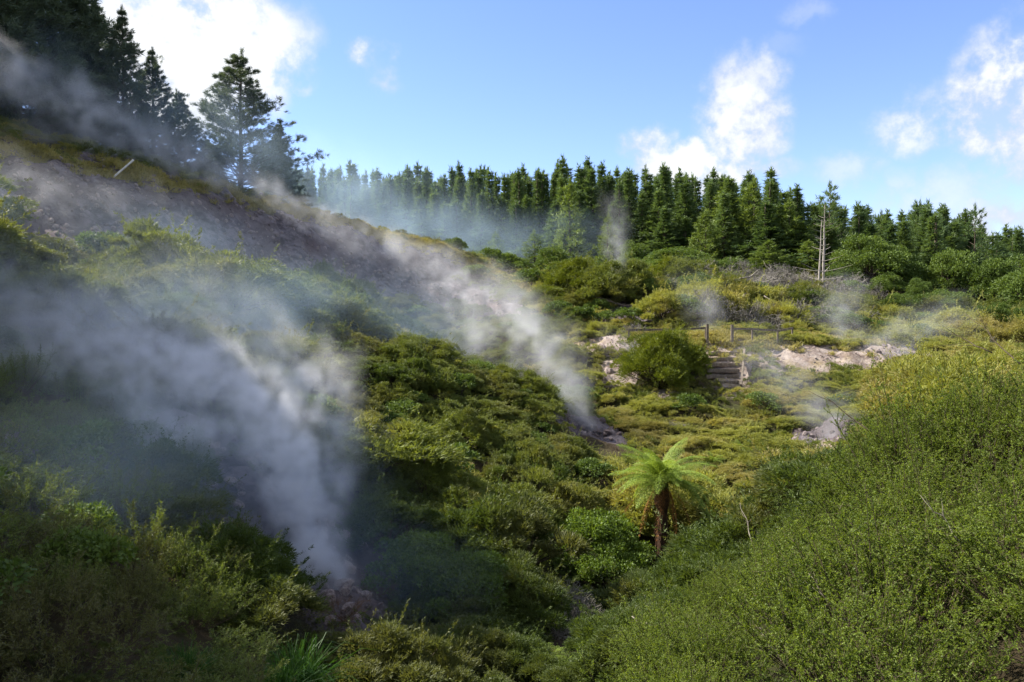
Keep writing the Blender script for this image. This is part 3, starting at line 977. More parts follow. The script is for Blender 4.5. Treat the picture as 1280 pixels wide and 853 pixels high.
# small ground cover filling between everything
gc = []
for i in range(3):
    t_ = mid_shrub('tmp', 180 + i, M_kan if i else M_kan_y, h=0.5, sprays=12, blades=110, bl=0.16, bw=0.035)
    gc.append(foliage_mesh(t_)); remove_tree(t_)
gp = poisson((-50, 55), (3, 78), lambda x, y: np.clip(0.35 + y * 0.008, 0.4, 1.0), 42000, 51, lambda x, y, r: veg_ok(0.5)(x, y, r) & (y > 3))
gv = visible(gp[:, 0], gp[:, 1], H(gp[:, 0], gp[:, 1]) + 0.5) & np.array([ok_pit(a_, b_) for a_, b_ in gp])
gp = gp[gv]
print('GC', len(gp))
gd = []
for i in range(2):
    t_ = mid_shrub('tmp', 190 + i, M_kan_d, h=0.5, sprays=12, blades=160, bl=0.11, bw=0.026)  # darker leaf colour stands in for shade in the gully
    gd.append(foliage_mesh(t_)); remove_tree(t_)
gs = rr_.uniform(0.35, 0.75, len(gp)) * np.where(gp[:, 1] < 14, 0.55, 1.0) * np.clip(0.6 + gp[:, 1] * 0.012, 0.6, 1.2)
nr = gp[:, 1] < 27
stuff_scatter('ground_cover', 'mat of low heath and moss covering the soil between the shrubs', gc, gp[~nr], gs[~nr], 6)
stuff_scatter('undergrowth', 'low green growth, darkened for shade, between the near bushes and in the gully', gd, gp[nr], gs[nr], 7)
# dry grass along the ridge crest and the path edges
tg = [tussock('dry_tuft', 200 + i, M_grass, 60, 0.42, 0.014, 1.0, 0.12) for i in range(3)]
rx, ry = [], []
RID = np.array([P(*c) for c in CP[:15]])
for i in range(4200):
    t = rr_.uniform(0, len(RID) - 1.01) if i % 2 else rr_.uniform(6.5, len(RID) - 2.5)
    j = int(t); f = t - j
    q = RID[j] * (1 - f) + RID[j + 1] * f
    d = rr_.normal() * 0.8 + 0.5
    rx.append(q[0] + rr_.normal() * 0.3); ry.append(q[1] + d)
for i in range(1100):
    j = rr_.integers(0, len(PATH) - 1); f = rr_.random()
    q = np.array(PATH[j]) * (1 - f) + np.array(PATH[j + 1]) * f
    rx.append(q[0] + rr_.normal() * 0.8); ry.append(q[1] + rr_.normal() * 1.3)
gp2 = np.c_[rx, ry]
stuff_scatter('grass', 'yellow-green dry grass along the ridge crest and the path edge', tg, gp2, rr_.uniform(0.5, 1.2, len(gp2)), 8)

# ------------------------------------------------------------------ near right thicket
man = [sprig_shrub('manuka_bush', 300 + i, M_man, rad=1.0, h=1.15, stems=125, twigs=13, leaves=30, ll=0.021, lw=0.0105) for i in range(3)]
mp = poisson((-3, 13), (1.9, 15.5), lambda x, y: 0.72 + 0.03 * y, 2600, 61, lambda x, y, r: right_hill(x, y))
mp = mp[(np.abs(mp[:, 0]) < 0.8 * mp[:, 1] + 1.6)]
print('MANUKA', len(mp))
for x, y in mp:
    if y < 3.3: continue
    a, b = proj(x, y, float(H(x, y)) + .5)
    if y < 5.2: lb = ('close manuka bush with tiny bright leaves at the lower end of the near thicket', 'manuka bushes at the near end')
    elif y < 9: lb = ('manuka bush of fine twigs and tiny leaves in the middle of the sunlit thicket', 'manuka bushes in mid thicket')
    else: lb = ('manuka bush with open twiggy top along the far edge of the sunlit thicket', 'manuka bushes on the far edge')
    s = rr_.uniform(0.7, 1.08)
    put(man, x, y, s, lb[0], 'bush', lb[1], rr_, tilt=0.12, dz=-0.1)
# taller open bushes that stand up against the valley
TALL = [(1150, 470, 9.6, 1.0, 'tallest open manuka bush standing up at the far edge of the thicket'),
        (1100, 540, 10.4, .85, 'slender manuka bush leaning towards the steaming bank'),
        (1250, 470, 9.0, .85, 'broad manuka bush at the frame edge beside the tallest one')]
for q in TALL:
    x, y, z = on_ray(q[0], q[1], q[2])
    put(man, x, y, q[3], q[4], 'bush', None, rr_, sz=1.2, tilt=.05)

# ------------------------------------------------------------------ near left bank
fea = [sprig_shrub('feathery_bush', 330 + i, M_fea, rad=1.0, h=0.85, stems=80, twigs=12, leaves=20, ll=0.045, lw=0.010, tl=0.2, upright=0.9) for i in range(2)]
lp = poisson((-22, -1), (5, 24), lambda x, y: 0.8 + 0.02 * y, 2500, 71, lambda x, y, r: left_bank(x, y) & veg_ok(0.6)(x, y, r))
lp = lp[np.abs(lp[:, 0]) < 0.8 * lp[:, 1] + 1.5]
print('FEATH', len(lp))
for x, y in lp:
    if not ok_ex(x, y): continue
    if rr_.random() < 0.16:
        put(broad, x, y, rr_.uniform(0.55, 0.85), 'dark broad-leaved bush among feathery shrubs on the near shaded bank', 'bush', 'leafy bushes on the near shaded bank', rr_)
        continue
    lb = ('feathery olive bush on the near shaded bank below the steam', 'feathery bushes on the near bank') if y < 12 else ('dim feathery bush at the top of the near bank under drifting steam', 'feathery bushes behind the near bank')
    put(fea, x, y, rr_.uniform(0.8, 1.15), lb[0], 'bush', lb[1], rr_, tilt=0.2, dz=-0.08)

# ------------------------------------------------------------------ forest of pines
fp = [pine('forest_pine', 400 + i, 17.0, 2.8, M_pine, base=0.05, whorls=34, per=7, tufts=9, blades=8, bl=0.5, bw=0.11, power=1.15 + .12 * (i % 4), up=0.4, droop=0.0, irregular=0.2) for i in range(5)]
rf = np.random.default_rng(9)
rows = []
for row in range(6):
    Y = 104 + row * 5.5
    for a in np.arange(-46, 72, 1.8):
        x = a + rf.normal() * 0.9; y = Y + rf.normal() * 1.5
        # the edge of the forest comes nearer on the right
        y -= np.interp(x, [-40, 0, 15, 28, 45], [0, 4, 12, 20, 22])
        pxx, _ = proj(x, y, 5)
        if pxx < 330 or pxx > 1330: continue
        rows.append((x, y, row, pxx))
for x, y, row, pxx in rows:
    top = np.interp(pxx, [330, 400, 560, 700, 760, 900, 960, 1040, 1100, 1160, 1230, 1330], [212, 216, 218, 214, 212, 218, 224, 262, 272, 256, 290, 305])
    top += rf.normal() * 6 + rf.choice([0, 0, 4, 4, -10]) + (row < 1) * rf.choice([8, 26, 34])
    z0 = float(H(x, y))
    zt = P(pxx, top, y)[2]
    h = max(5.0, zt - z0)
    s = h / 17.0
    lab = 'tall dark pine in the dense forest wall behind the valley' if pxx < 1000 else 'dark pine at the lower end of the forest wall'
    kq = int(rf.integers(0, 5)); pr = fp[kq]; first = pr.name not in used; used.add(pr.name)
    w = rf.uniform(0.95, 1.4)
    place(pr, first, (x, y, z0), rf.uniform(0, 6.28), (w, w, s), lab, 'pine tree', 'pines of the forest wall' if pxx < 1000 else 'pines at the low end of the forest wall')
print('FOREST', len(rows))

# individually visible conifers in front of the forest wall
yp = [pine('young_pine', 430 + i, 9.0, 2.4, M_pine2, base=0.03, whorls=20, per=7, tufts=8, blades=8, bl=0.42, bw=0.09, power=0.75, up=0.35, irregular=0.22) for i in range(3)]


def stand(protos, px_, top, bot, Y, wpx, label, cat, h0, r0, group=None, spin=None):
    x, y, z = P(px_, bot, Y)
    z0 = float(H(x, y)) - 0.1
    zt = P(px_, top, Y)[2]
    kq = int(rf.integers(0, len(protos))); pr = protos[kq]; first = pr.name not in used; used.add(pr.name)
    w = (wpx / FPX * Y) / 2 / r0
    return place(pr, first, (x, y, z0), rf.uniform(0, 6.28) if spin is None else spin, (w, w, max(0.3, (zt - z0) / h0)), label, cat, group)


for q in [
    (712, 222, 325, 92, 62, 'light green conical pine standing proud of the forest wall'),
    (668, 288, 335, 84, 60, 'low spreading light green pine at the foot of the forest'),
    (760, 268, 330, 84, 46, 'small conical pine half veiled by the thin far steam'),
    (620, 290, 330, 88, 44, 'bluish young pine where the bare ridge meets the forest'),
    (905, 226, 330, 88, 70, 'olive green pine with ragged edge right of the densest forest'),
    (940, 222, 330, 86, 74, 'broad mid-green pine, highest above the dead thicket'),
    (985, 248, 335, 84, 66, 'bright green layered pine just left of the bleached dead tree'),
    (880, 262, 335, 84, 54, 'lower olive pine in front of the ragged-edged pine'),
    (1010, 300, 350, 80, 50, 'short layered pine behind the bleached dead tree'),
    (960, 300, 345, 78, 60, 'short bushy pine rising out of the dead thicket'),
]:
    stand(yp, q[0], q[1], q[2], q[3], q[4], q[5], 'pine tree', 9.0, 2.4)
op = [pine('open_pine', 440 + i, 12.0, 2.8, M_pine, base=0.25, whorls=15, per=5, tufts=8, blades=10, bl=0.5, bw=0.08, power=0.6, up=0.5, droop=0.05, irregular=0.35, gap=0.2) for i in range(3)]
for q in [
    (1036, 226, 350, 86, 60, 'open-crowned pine with upswept arms behind the bleached dead tree'),
    (1216, 254, 380, 84, 52, 'airy pine with tiered branches on the skyline near the end of the forest'),
    (1148, 250, 380, 92, 44, 'narrow dark pine with several leaders on the skyline'),
    (1172, 268, 385, 86, 46, 'thin broken-topped pine with sparse upper branches'),
    (1100, 262, 380, 92, 54, 'dark pine rising over the round broad-leaved tree'),
    (1245, 300, 385, 82, 60, 'low ragged pine with drooping tips at the end of the skyline'),
]:
    stand(op, q[0], q[1], q[2], q[3], q[4], q[5], 'pine tree', 12.0, 2.8)

# broad-leaved trees along the forest edge
rt = [round_tree('broadleaf_tree', 460 + i, 7.0, 3.0, M_broad, 50, 300, 0.24, 0.12, 0.18) for i in range(4)]
for q in [
    (1085, 288, 385, 76, 78, 'round bright broad-leaved tree right of the bleached dead tree'),
    (1120, 300, 390, 78, 60, 'darker round tree touching the bright round tree'),
    (1190, 305, 392, 76, 66, 'round-headed tree below the airy skyline pine'),
    (1235, 318, 392, 74, 66, 'dark leafy tree between the round heads at the forest edge'),
    (1290, 312, 395, 68, 84, 'light green tree cut by the edge of the picture'),
    (1150, 345, 392, 70, 34, 'small round leafy bush in the shade of the forest edge'),
    (1055, 330, 385, 76, 50, 'grey-green feathery tree leaning on the dead thicket'),
    (845, 308, 362, 76, 78, 'rounded light green tree above the grassy slope'),
    (815, 322, 362, 74, 60, 'lower rounded green tree left of the rounded light one'),
    (885, 322, 362, 74, 56, 'leafy tree between the rounded trees and the dead thicket'),
    (640, 318, 345, 80, 50, 'grey-green round tree over the end of the bare ridge'),
    (595, 312, 345, 84, 60, 'hazy round bush on the shoulder beyond the bare ridge'),
    (690, 308, 352, 78, 44, 'light green bushy tree over the yellow-green mound'),
    (790, 300, 352, 80, 40, 'dark leafy tree right of the thin far steam'),
    (1010, 372, 400, 62, 60, 'green leafy bush among grey dead branches'),
    (1035, 385, 415, 58, 64, 'grey-green bush at the right end of the dead thicket'),
]:
    stand(rt, q[0], q[1], q[2], q[3], q[4], q[5], 'tree', 7.0, 3.0)
# bushy trees that fill the rise between the path and the forest
for i_ in range(64):
    a_ = rf.uniform(760, 1330) if i_ % 3 else rf.uniform(1050, 1330)
    Y_ = rf.uniform(60, 84)
    if 870 < a_ < 1045 and Y_ < 74: continue
    x, y, z = on_ray(a_, 380, Y_)
    hh = rf.uniform(1.6, 3.2)
    kq = int(rf.integers(0, 4)); pr = rt[kq]; first = pr.name not in used; used.add(pr.name)
    w = hh / 7 * rf.uniform(.9, 1.5)
    rich = a_ > 1045
    place(pr, first, (x, y, z - .2), rf.uniform(0, 6.28), (w, w, hh / 7), 'bushy small tree on the rise right of the dead thicket' if rich else 'bushy small tree on the rise left of the dead thicket', 'tree', 'small trees right of the dead thicket' if rich else 'small trees left of the dead thicket')
# scrub rising on the flat at the forest foot
sp_ = poisson((-10, 62), (55, 96), lambda x, y: 2.0 + 0 * x, 2500, 81, lambda x, y, r: (bareness(x, y)[0] < 0.4) & (x > -6) & ~((proj(x, y, 0 * x)[0] > 862) & (proj(x, y, 0 * x)[0] < 1050) & (y < 92)))
sv = visible(sp_[:, 0], sp_[:, 1], H(sp_[:, 0], sp_[:, 1]) + 1.2); sp_ = sp_[sv]
print('FLAT', len(sp_))
for x, y in sp_[:190]:
    a, _ = proj(x, y, 0)
    lab, grp = ('rounded green scrub bush on the flat before the forest', 'scrub bushes on the flat') if a > 900 else ('light green bush on the slope under the forest', 'bushes under the forest')
    if rf.random() < 0.75: put(broad, x, y, rf.uniform(0.8, 1.35), lab, 'bush', grp, rf)
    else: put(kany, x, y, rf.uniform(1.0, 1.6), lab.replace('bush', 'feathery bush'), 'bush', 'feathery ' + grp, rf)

# yellow-green mound bushes and the big dense shrub
big = mid_shrub('dense_shrub', 501, M_dense, rad=1.0, h=1.0, sprays=110, blades=420, bl=0.06, bw=0.018)
x, y, z = on_ray(826, 478, 46.3)
place(big, True, (x, y, z - 0.2), 0.4, (2.55, 2.1, 2.55), 'large dense layered shrub, dark on its shaded side, between clay scarp and steps', 'shrub')
used.add(big.name)
for q in ((718, 366, 65, 2.6, 1.5, 'domed yellow-green shrub crowning the rise beside the thin far steam'),
          (690, 380, 63, 1.9, 1.2, 'yellow-green shrub on the slope below the domed one'),
          (845, 368, 68, 2.6, 1.4, 'yellow-green mound shrub above the upper fence'),
          (880, 362, 70, 2.0, 1.4, 'second light green mound shrub, beside the dead thicket')):
    x, y, z = on_ray(q[0], q[1], q[2])
    place(big, False, (x, y, z - 0.2), rf.uniform(0, 6), (q[3], q[3] * .9, q[3] * q[4] * 0.6), q[5], 'shrub')
bb = round_tree('glossy_bush', 511, 2.2, 1.3, M_bright, 40, 260, 0.10, 0.05, 0.1, trunk=False, part='foliage'); used.add(bb.name)
GB = [(738, 695, 25, 1.15, 'bright green dense bush left of the tree fern'), (778, 672, 25.6, .85, 'bright green bush pressed against the tree fern trunk'), (765, 722, 23.6, .9, 'bright green bush at the foot of the tree fern'), (712, 668, 26, .75, 'bright green bush furthest left of the tree fern'), (700, 640, 27, 0.7, 'small bright bush up slope of the dense one by the tree fern'),
      (846, 700, 25.4, .62, 'low leafy bush against the right side of the fern trunk'), (815, 722, 24.6, .6, 'low leafy bush in front of the fern trunk'), (895, 670, 25.8, 1.0, 'bright leafy bush right of the tree fern'), (950, 640, 25, 0.8, 'bright leafy bush farthest right of the tree fern, over the thicket'), (868, 640, 29, 0.6, 'small bright bush hidden partly behind the tree fern'),
      (520, 730, 18.5, 0.85, 'dark glossy climber-covered bush on the lower mound'), (590, 745, 17.8, 0.8, 'glossy dark bush beside the climber-covered one'),
      (780, 800, 14.2, 0.5, 'low glossy seedlings on the near gully rim'), (820, 780, 14, 0.45, 'leafy sapling on the near gully rim'),
      (700, 505, 40.5, .8, 'vivid yellow-green bush right at the second steam vent')]
for i, q in enumerate(GB):
    x, y, z = on_ray(q[0], q[1], q[2])
    place(bb, i == 0, (x, y, z - 0.15), rf.uniform(0, 6), q[3], q[4], 'bush')

# ------------------------------------------------------------------ pines on the left ridge
rp = [pine('ridge_pine', 600, 16, 4.6, M_dpine, base=0.10, whorls=30, per=7, tufts=24, blades=24, bl=0.36, bw=0.04, power=0.85, up=0.5, droop=0.05, irregular=0.22, gap=0.08, lat=0.3),
      pine('ridge_pine', 601, 16, 4.2, M_dpine, base=0.08, whorls=28, per=7, tufts=20, blades=22, bl=0.38, bw=0.045, power=1.0, up=0.5, droop=0.05, irregular=0.24, gap=0.06, lat=0.3),
      pine('ridge_pine', 602, 16, 5.0, M_dpine, base=0.05, whorls=30, per=8, tufts=24, blades=22, bl=0.44, bw=0.055, power=0.55, up=0.3, droop=0.15, irregular=0.22, lat=0.3)]
for k_, px_, top, bot, Y, wpx, label in [
    (0, 300, 58, 250, 66, 140, 'lone tall pine with upswept branch tips on the crest, sky on both sides'),
    (1, 350, 150, 255, 70, 74, 'smaller pine leaning on the lone tall pine on the crest'),
    (1, 156, 4, 225, 57, 92, 'slim spire-topped pine at the edge of the dark ridge clump'),
    (1, 192, 56, 232, 60, 90, 'mid-height pine at the bright end of the ridge clump'),
    (0, 225, 110, 240, 63, 74, 'lowest ragged pine of the ridge clump, nearest the gap of sky'),
    (2, 70, -120, 215, 56, 160, 'huge black-green pine, the tallest of the ridge clump'),
    (2, 20, -150, 205, 53, 200, 'massive dark pine at the picture edge on the ridge'),
    (1, 118, -30, 222, 62, 110, 'dark pine filling the middle of the ridge clump'),
    (2, -70, -140, 180, 50, 200, 'dark pine beyond the picture edge on the ridge crest'),
    (0, 260, 170, 245, 70, 60, 'short dim pine behind steam between the clump and the lone pine'),
    (1, 385, 205, 262, 84, 40, 'small pine where the ridge clump gives way to the forest'),
]:
    o = stand([rp[k_]], px_, top, bot, Y, wpx, label, 'pine tree', 16, (4.6, 4.2, 5.0)[k_])
# unseen pines added beyond the picture edge to shade the near bank and steam
for i, (x, y, s) in enumerate([(-31, 24, .85), (-24.5, 25, .8), (-29, 15, .95), (-27, 8, .75)]):
    o = copy_tree(rp[2]); o.location = (x, y, float(H(x, y))); o.scale = (s * 1.15, s * 1.15, s); o.rotation_euler = (0, 0, i * 1.3)
    tag(o, 'unseen pine added beyond the picture edge to shade the near bank', 'pine tree', 'added shade pines beyond the picture edge')

# ------------------------------------------------------------------ dead wood
dt = pine('dead_tree', 700, 9, 1.6, M_grey, base=0.25, whorls=13, per=4, tufts=2, blades=1, bl=0.2, bw=0.02, up=0.5, irregular=0.5, gap=0.3)
for c in list(dt.children):
    if c.name.startswith('crown'): bpy.data.objects.remove(c)
    else:
        c.data.materials.clear(); c.data.materials.append(M_pale)
x, y, z = P(1029, 365, 66)
zz = float(H(x, y)); dt.location = (x, y, zz); s = (P(1029, 252, 66)[2] - zz) / 9; dt.scale = (s * 1.3, s * 1.3, s)
t2 = [c for c in dt.children if c.name.startswith('trunk')][0].copy(); col.objects.link(t2); t2.rotation_euler = (0, 0.05, 1.0); t2.location = (-0.25, 0, 0); t2.scale = (.8, .8, .86)
tag(dt, 'bleached dead tree with twin pale stems and short bare branches', 'dead tree')
used.add(dt.name)
tw = [twiggy('dead_bush', 710 + i, M_grey, 1.0, 0.9, 14, 5, 0.024) for i in range(3)]
DB = poisson((-60, 60), (50, 80), lambda x, y: 1.5 + 0 * x, 3000, 91, lambda x, y, r: ((proj(x, y, H(x, y))[0] > 868) & (proj(x, y, H(x, y))[0] < 1055) & (y < 74) & (y > 55.5)))
dv = visible(DB[:, 0], DB[:, 1], H(DB[:, 0], DB[:, 1]) + 1.5); DB = DB[dv]
print('DEAD', len(DB))
for x, y in DB[:140]:
    put(tw, x, y, rf.uniform(1.6, 2.8), 'grey leafless bush in the dead thicket above the fence', 'dead bush', 'dead bushes above the fence', rf, tilt=.3)
for px_, py_, Y, s, lb in ((1095, 398, 72, 1.9, 'pale bare bush in front of the round bright tree'), (1225, 408, 56, 1.2, 'pinkish grey bare bush on the far flat'), (860, 655, 26, 0.9, 'grey tangle of dead sticks right of the tree fern trunk'),
                           (880, 690, 24.5, 0.7, 'lower tangle of dead sticks over the dark hollow'), (705, 748, 20.5, .8, 'dark bare twiggy bush above the dark hollow'), (725, 745, 19.5, 0.8, 'bare twiggy bush hanging over the gully'), (700, 790, 17.5, .6, 'small bare twiggy bush deep in the gully'), (1200, 404, 62, 1.2, 'thin grey bare bush on the far flat')):
    x, y, z = on_ray(px_, py_, Y)
    place(tw[1], tw[1].name not in used, (x, y, z), rf.uniform(0, 6), s, lb, 'dead bush'); used.add(tw[1].name)
bw_ = [twiggy('brown_bush', 730 + i, M_brown, 1.0, 1.0, 30, 4, 0.010, 0.5) for i in range(2)]
for px_, py_, Y, s, lb in ((462, 830, 14.6, 0.75, 'large dry brown bush beside the near vent'), (430, 820, 14.9, 0.55, 'dry brown bush touching the near vent rim'), (500, 850, 13.6, .6, 'dry brown bush below the large one by the near vent'), (680, 815, 15.2, 0.42, 'small dry brown bush on the gully floor'),
                           (690, 800, 15.5, 0.35, 'smallest dry brown bush on the gully floor'), (470, 740, 18, 0.6, 'brown twiggy bush on the slope above the near vent'), (250, 700, 15, .5, 'brown heathy bush at the top of the near bank'), (850, 738, 13.8, .4, 'brown tinged twiggy bush on the thicket edge')):
    x, y, z = on_ray(px_, py_, Y)
    k_ = int(rf.integers(0, 2)); place(bw_[k_], bw_[k_].name not in used, (x, y, z), rf.uniform(0, 6), s, lb, 'bush'); used.add(bw_[k_].name)


def stick(name, A, B, r0, label, m=M_stick, bend=0.06, cat='branch', side_n=3, seed=1):
    r = np.random.default_rng(seed)
    A = np.array(A); B = np.array(B); L = np.linalg.norm(B - A)
    t = np.linspace(0, 1, 7)
    Q = A + (B - A) * t[:, None] + r.normal(size=(7, 3)) * L * bend * np.sin(t * np.pi)[:, None]
    g = Geo(4); tube(g, Q, r0 * (1 - 0.75 * t), 6)
    o = link(name, g.mesh(name, m, True))
    tag(o, label, cat)
    for i in range(side_n):
        g = Geo(4); s = Q[2 + i]; e = s + unit((B - A)) * L * 0.25 + r.normal(size=3) * L * 0.12
        tube(g, [s, (s + e) / 2 + r.normal(size=3) * L * 0.01, e], [r0 * .45, r0 * .3, r0 * .1], 5)
        link('side_branch', g.mesh('side_branch', m, True), o)
    return o


def near_pt(px_, py_, Y, h=0.0):
    return np.array(P(px_, py_, Y)) + [0, 0, h]


for i, (a, b, r0, lb) in enumerate([
    ((925, 348, 60), (975, 330, 62), 0.07, 'slanting pale dead branch sticking out of the dead thicket top'),
    ((915, 392, 56), (975, 385, 57), 0.06, 'long grey dead branch arching through the dead thicket'),
    ((955, 370, 58), (1000, 395, 57), 0.05, 'pale dead branch hanging down in the dead thicket'),
    ((935, 365, 59), (905, 402, 56), 0.05, 'pale dead branch leaning towards the fence'),
]):
    stick('dead_branch', near_pt(*a), near_pt(*b), r0, lb, seed=40 + i)
for i, (a, b, r0, lb) in enumerate([
    ((1100, 560, 9.6), (1010, 500, 10.2), 0.010, 'thin dark twig reaching furthest towards the steaming bank'),
    ((1240, 455, 8.6), (1170, 425, 9.2), 0.008, 'thin bare twig over the tallest manuka'),
    ((1275, 470, 8.0), (1205, 405, 8.8), 0.008, 'long bare twig near the picture edge above the thicket'),
    ((1200, 700, 5.4), (1150, 640, 5.6), 0.006, 'pale bare twig across the middle of the thicket'),
    ((1060, 800, 6.0), (1010, 735, 6.3), 0.006, 'pale bare twig low in the thicket'),
    ((950, 800, 7.6), (985, 852, 7.0), 0.008, 'pale dead stick lying over the lower thicket'),
    ((790, 780, 13.0), (850, 812, 12.2), 0.016, 'pale dead branch lying at the thicket edge near the gully'),
    ((940, 690, 9.5), (925, 640, 10.2), 0.007, 'bare twig standing at the far thicket edge'),
]):
    stick('bare_twig', near_pt(*a, .12), near_pt(*b, .12), r0, lb, m=M_twig if i < 3 else M_stick, cat='twig', seed=60 + i, bend=0.03)

# ------------------------------------------------------------------ tree fern
def tree_fern(px_, py_, Y, top_py, L, label, nf=20, seed=0):
    r = np.random.default_rng(seed)
    x, y, z = on_ray(px_, py_, Y)
    zt = P(px_, top_py, Y)[2]; h = zt - z
    root = empty('tree_fern', (x, y, z))
    g = Geo(4)
    k = 12
    zz = np.linspace(-0.3, h, k)
    tube(g, np.c_[np.sin(zz) * 0.05, np.cos(zz * 1.3) * 0.04, zz], 0.16 + 0.05 * r.random(k) + 0.06 * (zz / h > .8), 10)
    a = r.uniform(0, 6.28, 240); zb = r.uniform(0, h, 240)
    Pn = np.c_[np.cos(a) * .17, np.sin(a) * .17, zb]
    segs(g, Pn, Pn + np.c_[np.cos(a) * .09, np.sin(a) * .09, -r.uniform(.05, .25, 240)], 0.018, 0.004, 3)
    link('trunk', g.mesh('trunk', M_ftrunk), root)
    ms = [frond_mesh(900 + i, L * (1 - .05 * i), 0.50 + 0.12 * i, 0.72, M_fern, 0.19) for i in range(4)]
    for i in range(nf):
        o = link('frond', ms[i % 4], root, (0, 0, h))
        o.rotation_euler = (r.normal() * 0.1, -r.uniform(-0.6, 0.7), i * 2.39996 + r.normal() * 0.15)
        o.scale = (r.uniform(0.8, 1.1),) * 3
    dm = [frond_mesh(920 + i, L * 0.85, 1.15, 0.15, M_deadfern, 0.17, 22, True) for i in range(2)]
    for i in range(8):
        o = link('dead_frond', dm[i % 2], root, (0, 0, h - 0.1))
        o.rotation_euler = (r.normal() * .3, r.uniform(-0.1, 0.5), i * 0.85 + r.normal() * .3); o.scale = (r.uniform(.5, .85),) * 3
        if i == 0: o['label'] = 'hanging orange-brown dead frond'
    tag(root, label, 'tree fern')
    return root


tree_fern(826, 700, 26.5, 602, 2.1, 'tall tree fern with bright spreading crown and skirt of rusty dead fronds', 42, 5)
fr = [frond_mesh(940 + i, 0.75, 0.6, 0.6, M_fern, 0.28, 18) for i in range(3)]


def small_fern(px_, py_, Y, s, label, n=12, seed=0):
    r = np.random.default_rng(seed)
    x, y, z = on_ray(px_, py_, Y)
    root = empty('ground_fern', (x, y, z + 0.15), 0, s)
    for i in range(n):
        o = link('frond', fr[i % 3], root)
        o.rotation_euler = (r.normal() * .1, -r.uniform(0.0, 0.7), i * 2.4)
    tag(root, label, 'fern')


for i, q in enumerate(((722, 812, 14.8, 0.75, 'bright ground fern on the near gully rim, lowest of the ferns'), (765, 795, 14.6, 0.7, 'bright ground fern just above the pale clay patch'), (812, 742, 14.5, 0.7, 'lime green fern arching over the dark hollow'),
                       (690, 800, 15.6, 0.5, 'small fern on the gully floor beside the brown bush'), (540, 700, 20, 0.55, 'fern among shrubs on the lower central mound'), (925, 575, 35.5, 0.9, 'fern clump on the bank left of the pale ledge'),
                       (890, 590, 34, 0.9, 'leafy fern in shade of the bank behind the tree fern'), (545, 632, 23.5, 0.8, 'upright light green fern high on the central mound'), (40, 490, 17.5, .7, 'green fern on the shaded slope near the picture edge'))):
    small_fern(*q, seed=i)

# tussocks
tm = tussock('green_tussock', 951, M_tuss, 420, 0.95, 0.006, 0.9, 0.10)
for i, q in enumerate(((372, 850, 10.9, 1.0, 'lush green grass tussock beside the near steam vent'), (345, 862, 10.3, .7, 'smaller green tussock next to the lush one'), (878, 722, 14.6, .9, 'arching pale green sedge tuft over the dark hollow'), (905, 715, 14.6, .7, 'sedge tuft at the thicket edge near the hollow'),
                       (230, 840, 9.2, .6, 'dim green grass tuft in the shaded bank'), (670, 545, 33.5, .8, 'spiky tuft on the mound by the second vent'))):
    x, y, z = on_ray(*q[:3])
    o = link('green_tussock', tm, None, (x, y, z - .03)); o.scale = (q[3],) * 3; o.rotation_euler = (0, 0, i * 1.1)
    tag(o, q[4], 'tussock')


# ------------------------------------------------------------------ fences, steps, posts
def box_beam(g, A, B, w, d, seed=0):
    """squared, slightly rough timber from A to B (g.k == 4)"""
    r = np.random.default_rng(seed)
    A = np.array(A, float); B = np.array(B, float)
    n = 4; t = np.linspace(0, 1, n); T = unit(B - A)
    ref = np.array([0, 0, 1.]) if abs(T[2]) < 0.8 else np.array([0, 1., 0])
    U = unit(np.cross(T, ref)); Vv = np.cross(U, T)
    V = []
    for q in t:
        c = A + (B - A) * q + r.normal(size=3) * 0.004
        for sx, sy in ((-1, -1), (1, -1), (1, 1), (-1, 1)):
            V.append(c + U * sx * w / 2 * r.uniform(.93, 1.05) + Vv * sy * d / 2 * r.uniform(.93, 1.05))
    F = []
    for a in range(n - 1):
        for i in range(4): F.append((a * 4 + i, a * 4 + (i + 1) % 4, a * 4 + 4 + (i + 1) % 4, a * 4 + 4 + i))
    F += [(3, 2, 1, 0), (n * 4 - 4, n * 4 - 3, n * 4 - 2, n * 4 - 1)]
    g.add(np.array(V), np.array(F), np.full(len(V), .5))


def fence(label, posts, rail_h=(0.95,), hpost=1.05, w=0.095, rail_m=None, name='wooden_fence'):
    p0 = posts[0]
    root = empty(name, p0)
    O = np.array(p0)
    tops = []
    for i, p in enumerate(posts):
        g = Geo(4); q = np.array(p) - O
        box_beam(g, q - [0, 0, .3], q + [0.02 * math.sin(i * 3), 0, hpost], w, w, i)
        link('post', g.mesh('post', M_post), root)
    for rh in rail_h:
        for a, b in zip(posts[:-1], posts[1:]):
            g = Geo(4)
            box_beam(g, np.array(a) - O + [0, -w * .62, rh], np.array(b) - O + [0, -w * .62, rh], 0.07, 0.13, 7)
            link('rail', g.mesh('rail', rail_m or M_post), root)
    tag(root, label, 'fence')


fence('low wooden rail fence left of the gap at the head of the steps', [on_ray(a, 428, Yy) for a, Yy in ((786, 51), (845, 50.3), (882, 49.8))], hpost=1.0)
fence('dark wooden rail fence running right from the head of the steps', [on_ray(a, 430, Yy) for a, Yy in ((916, 49.8), (940, 50), (972, 50.5), (990, 51))], hpost=1.0)
for a, lb in ((884, 'thicker gate post on the near side of the path gap'), (915, 'gate post beside the dark rail fence')):
    g = Geo(4); box_beam(g, (0, 0, -.3), (0, 0, 1.3), .15, .15, 3)
    o = link('gate_post', g.mesh('gate_post', M_post), None, on_ray(a, 430, 49.4)); tag(o, lb, 'post')
fence('short weathered fence with sloping rail below the far steam', [on_ray(a, b, Yy) for a, b, Yy in ((738, 372, 61), (780, 386, 60), (822, 390, 59.5), (856, 397, 58))], hpost=1.1)
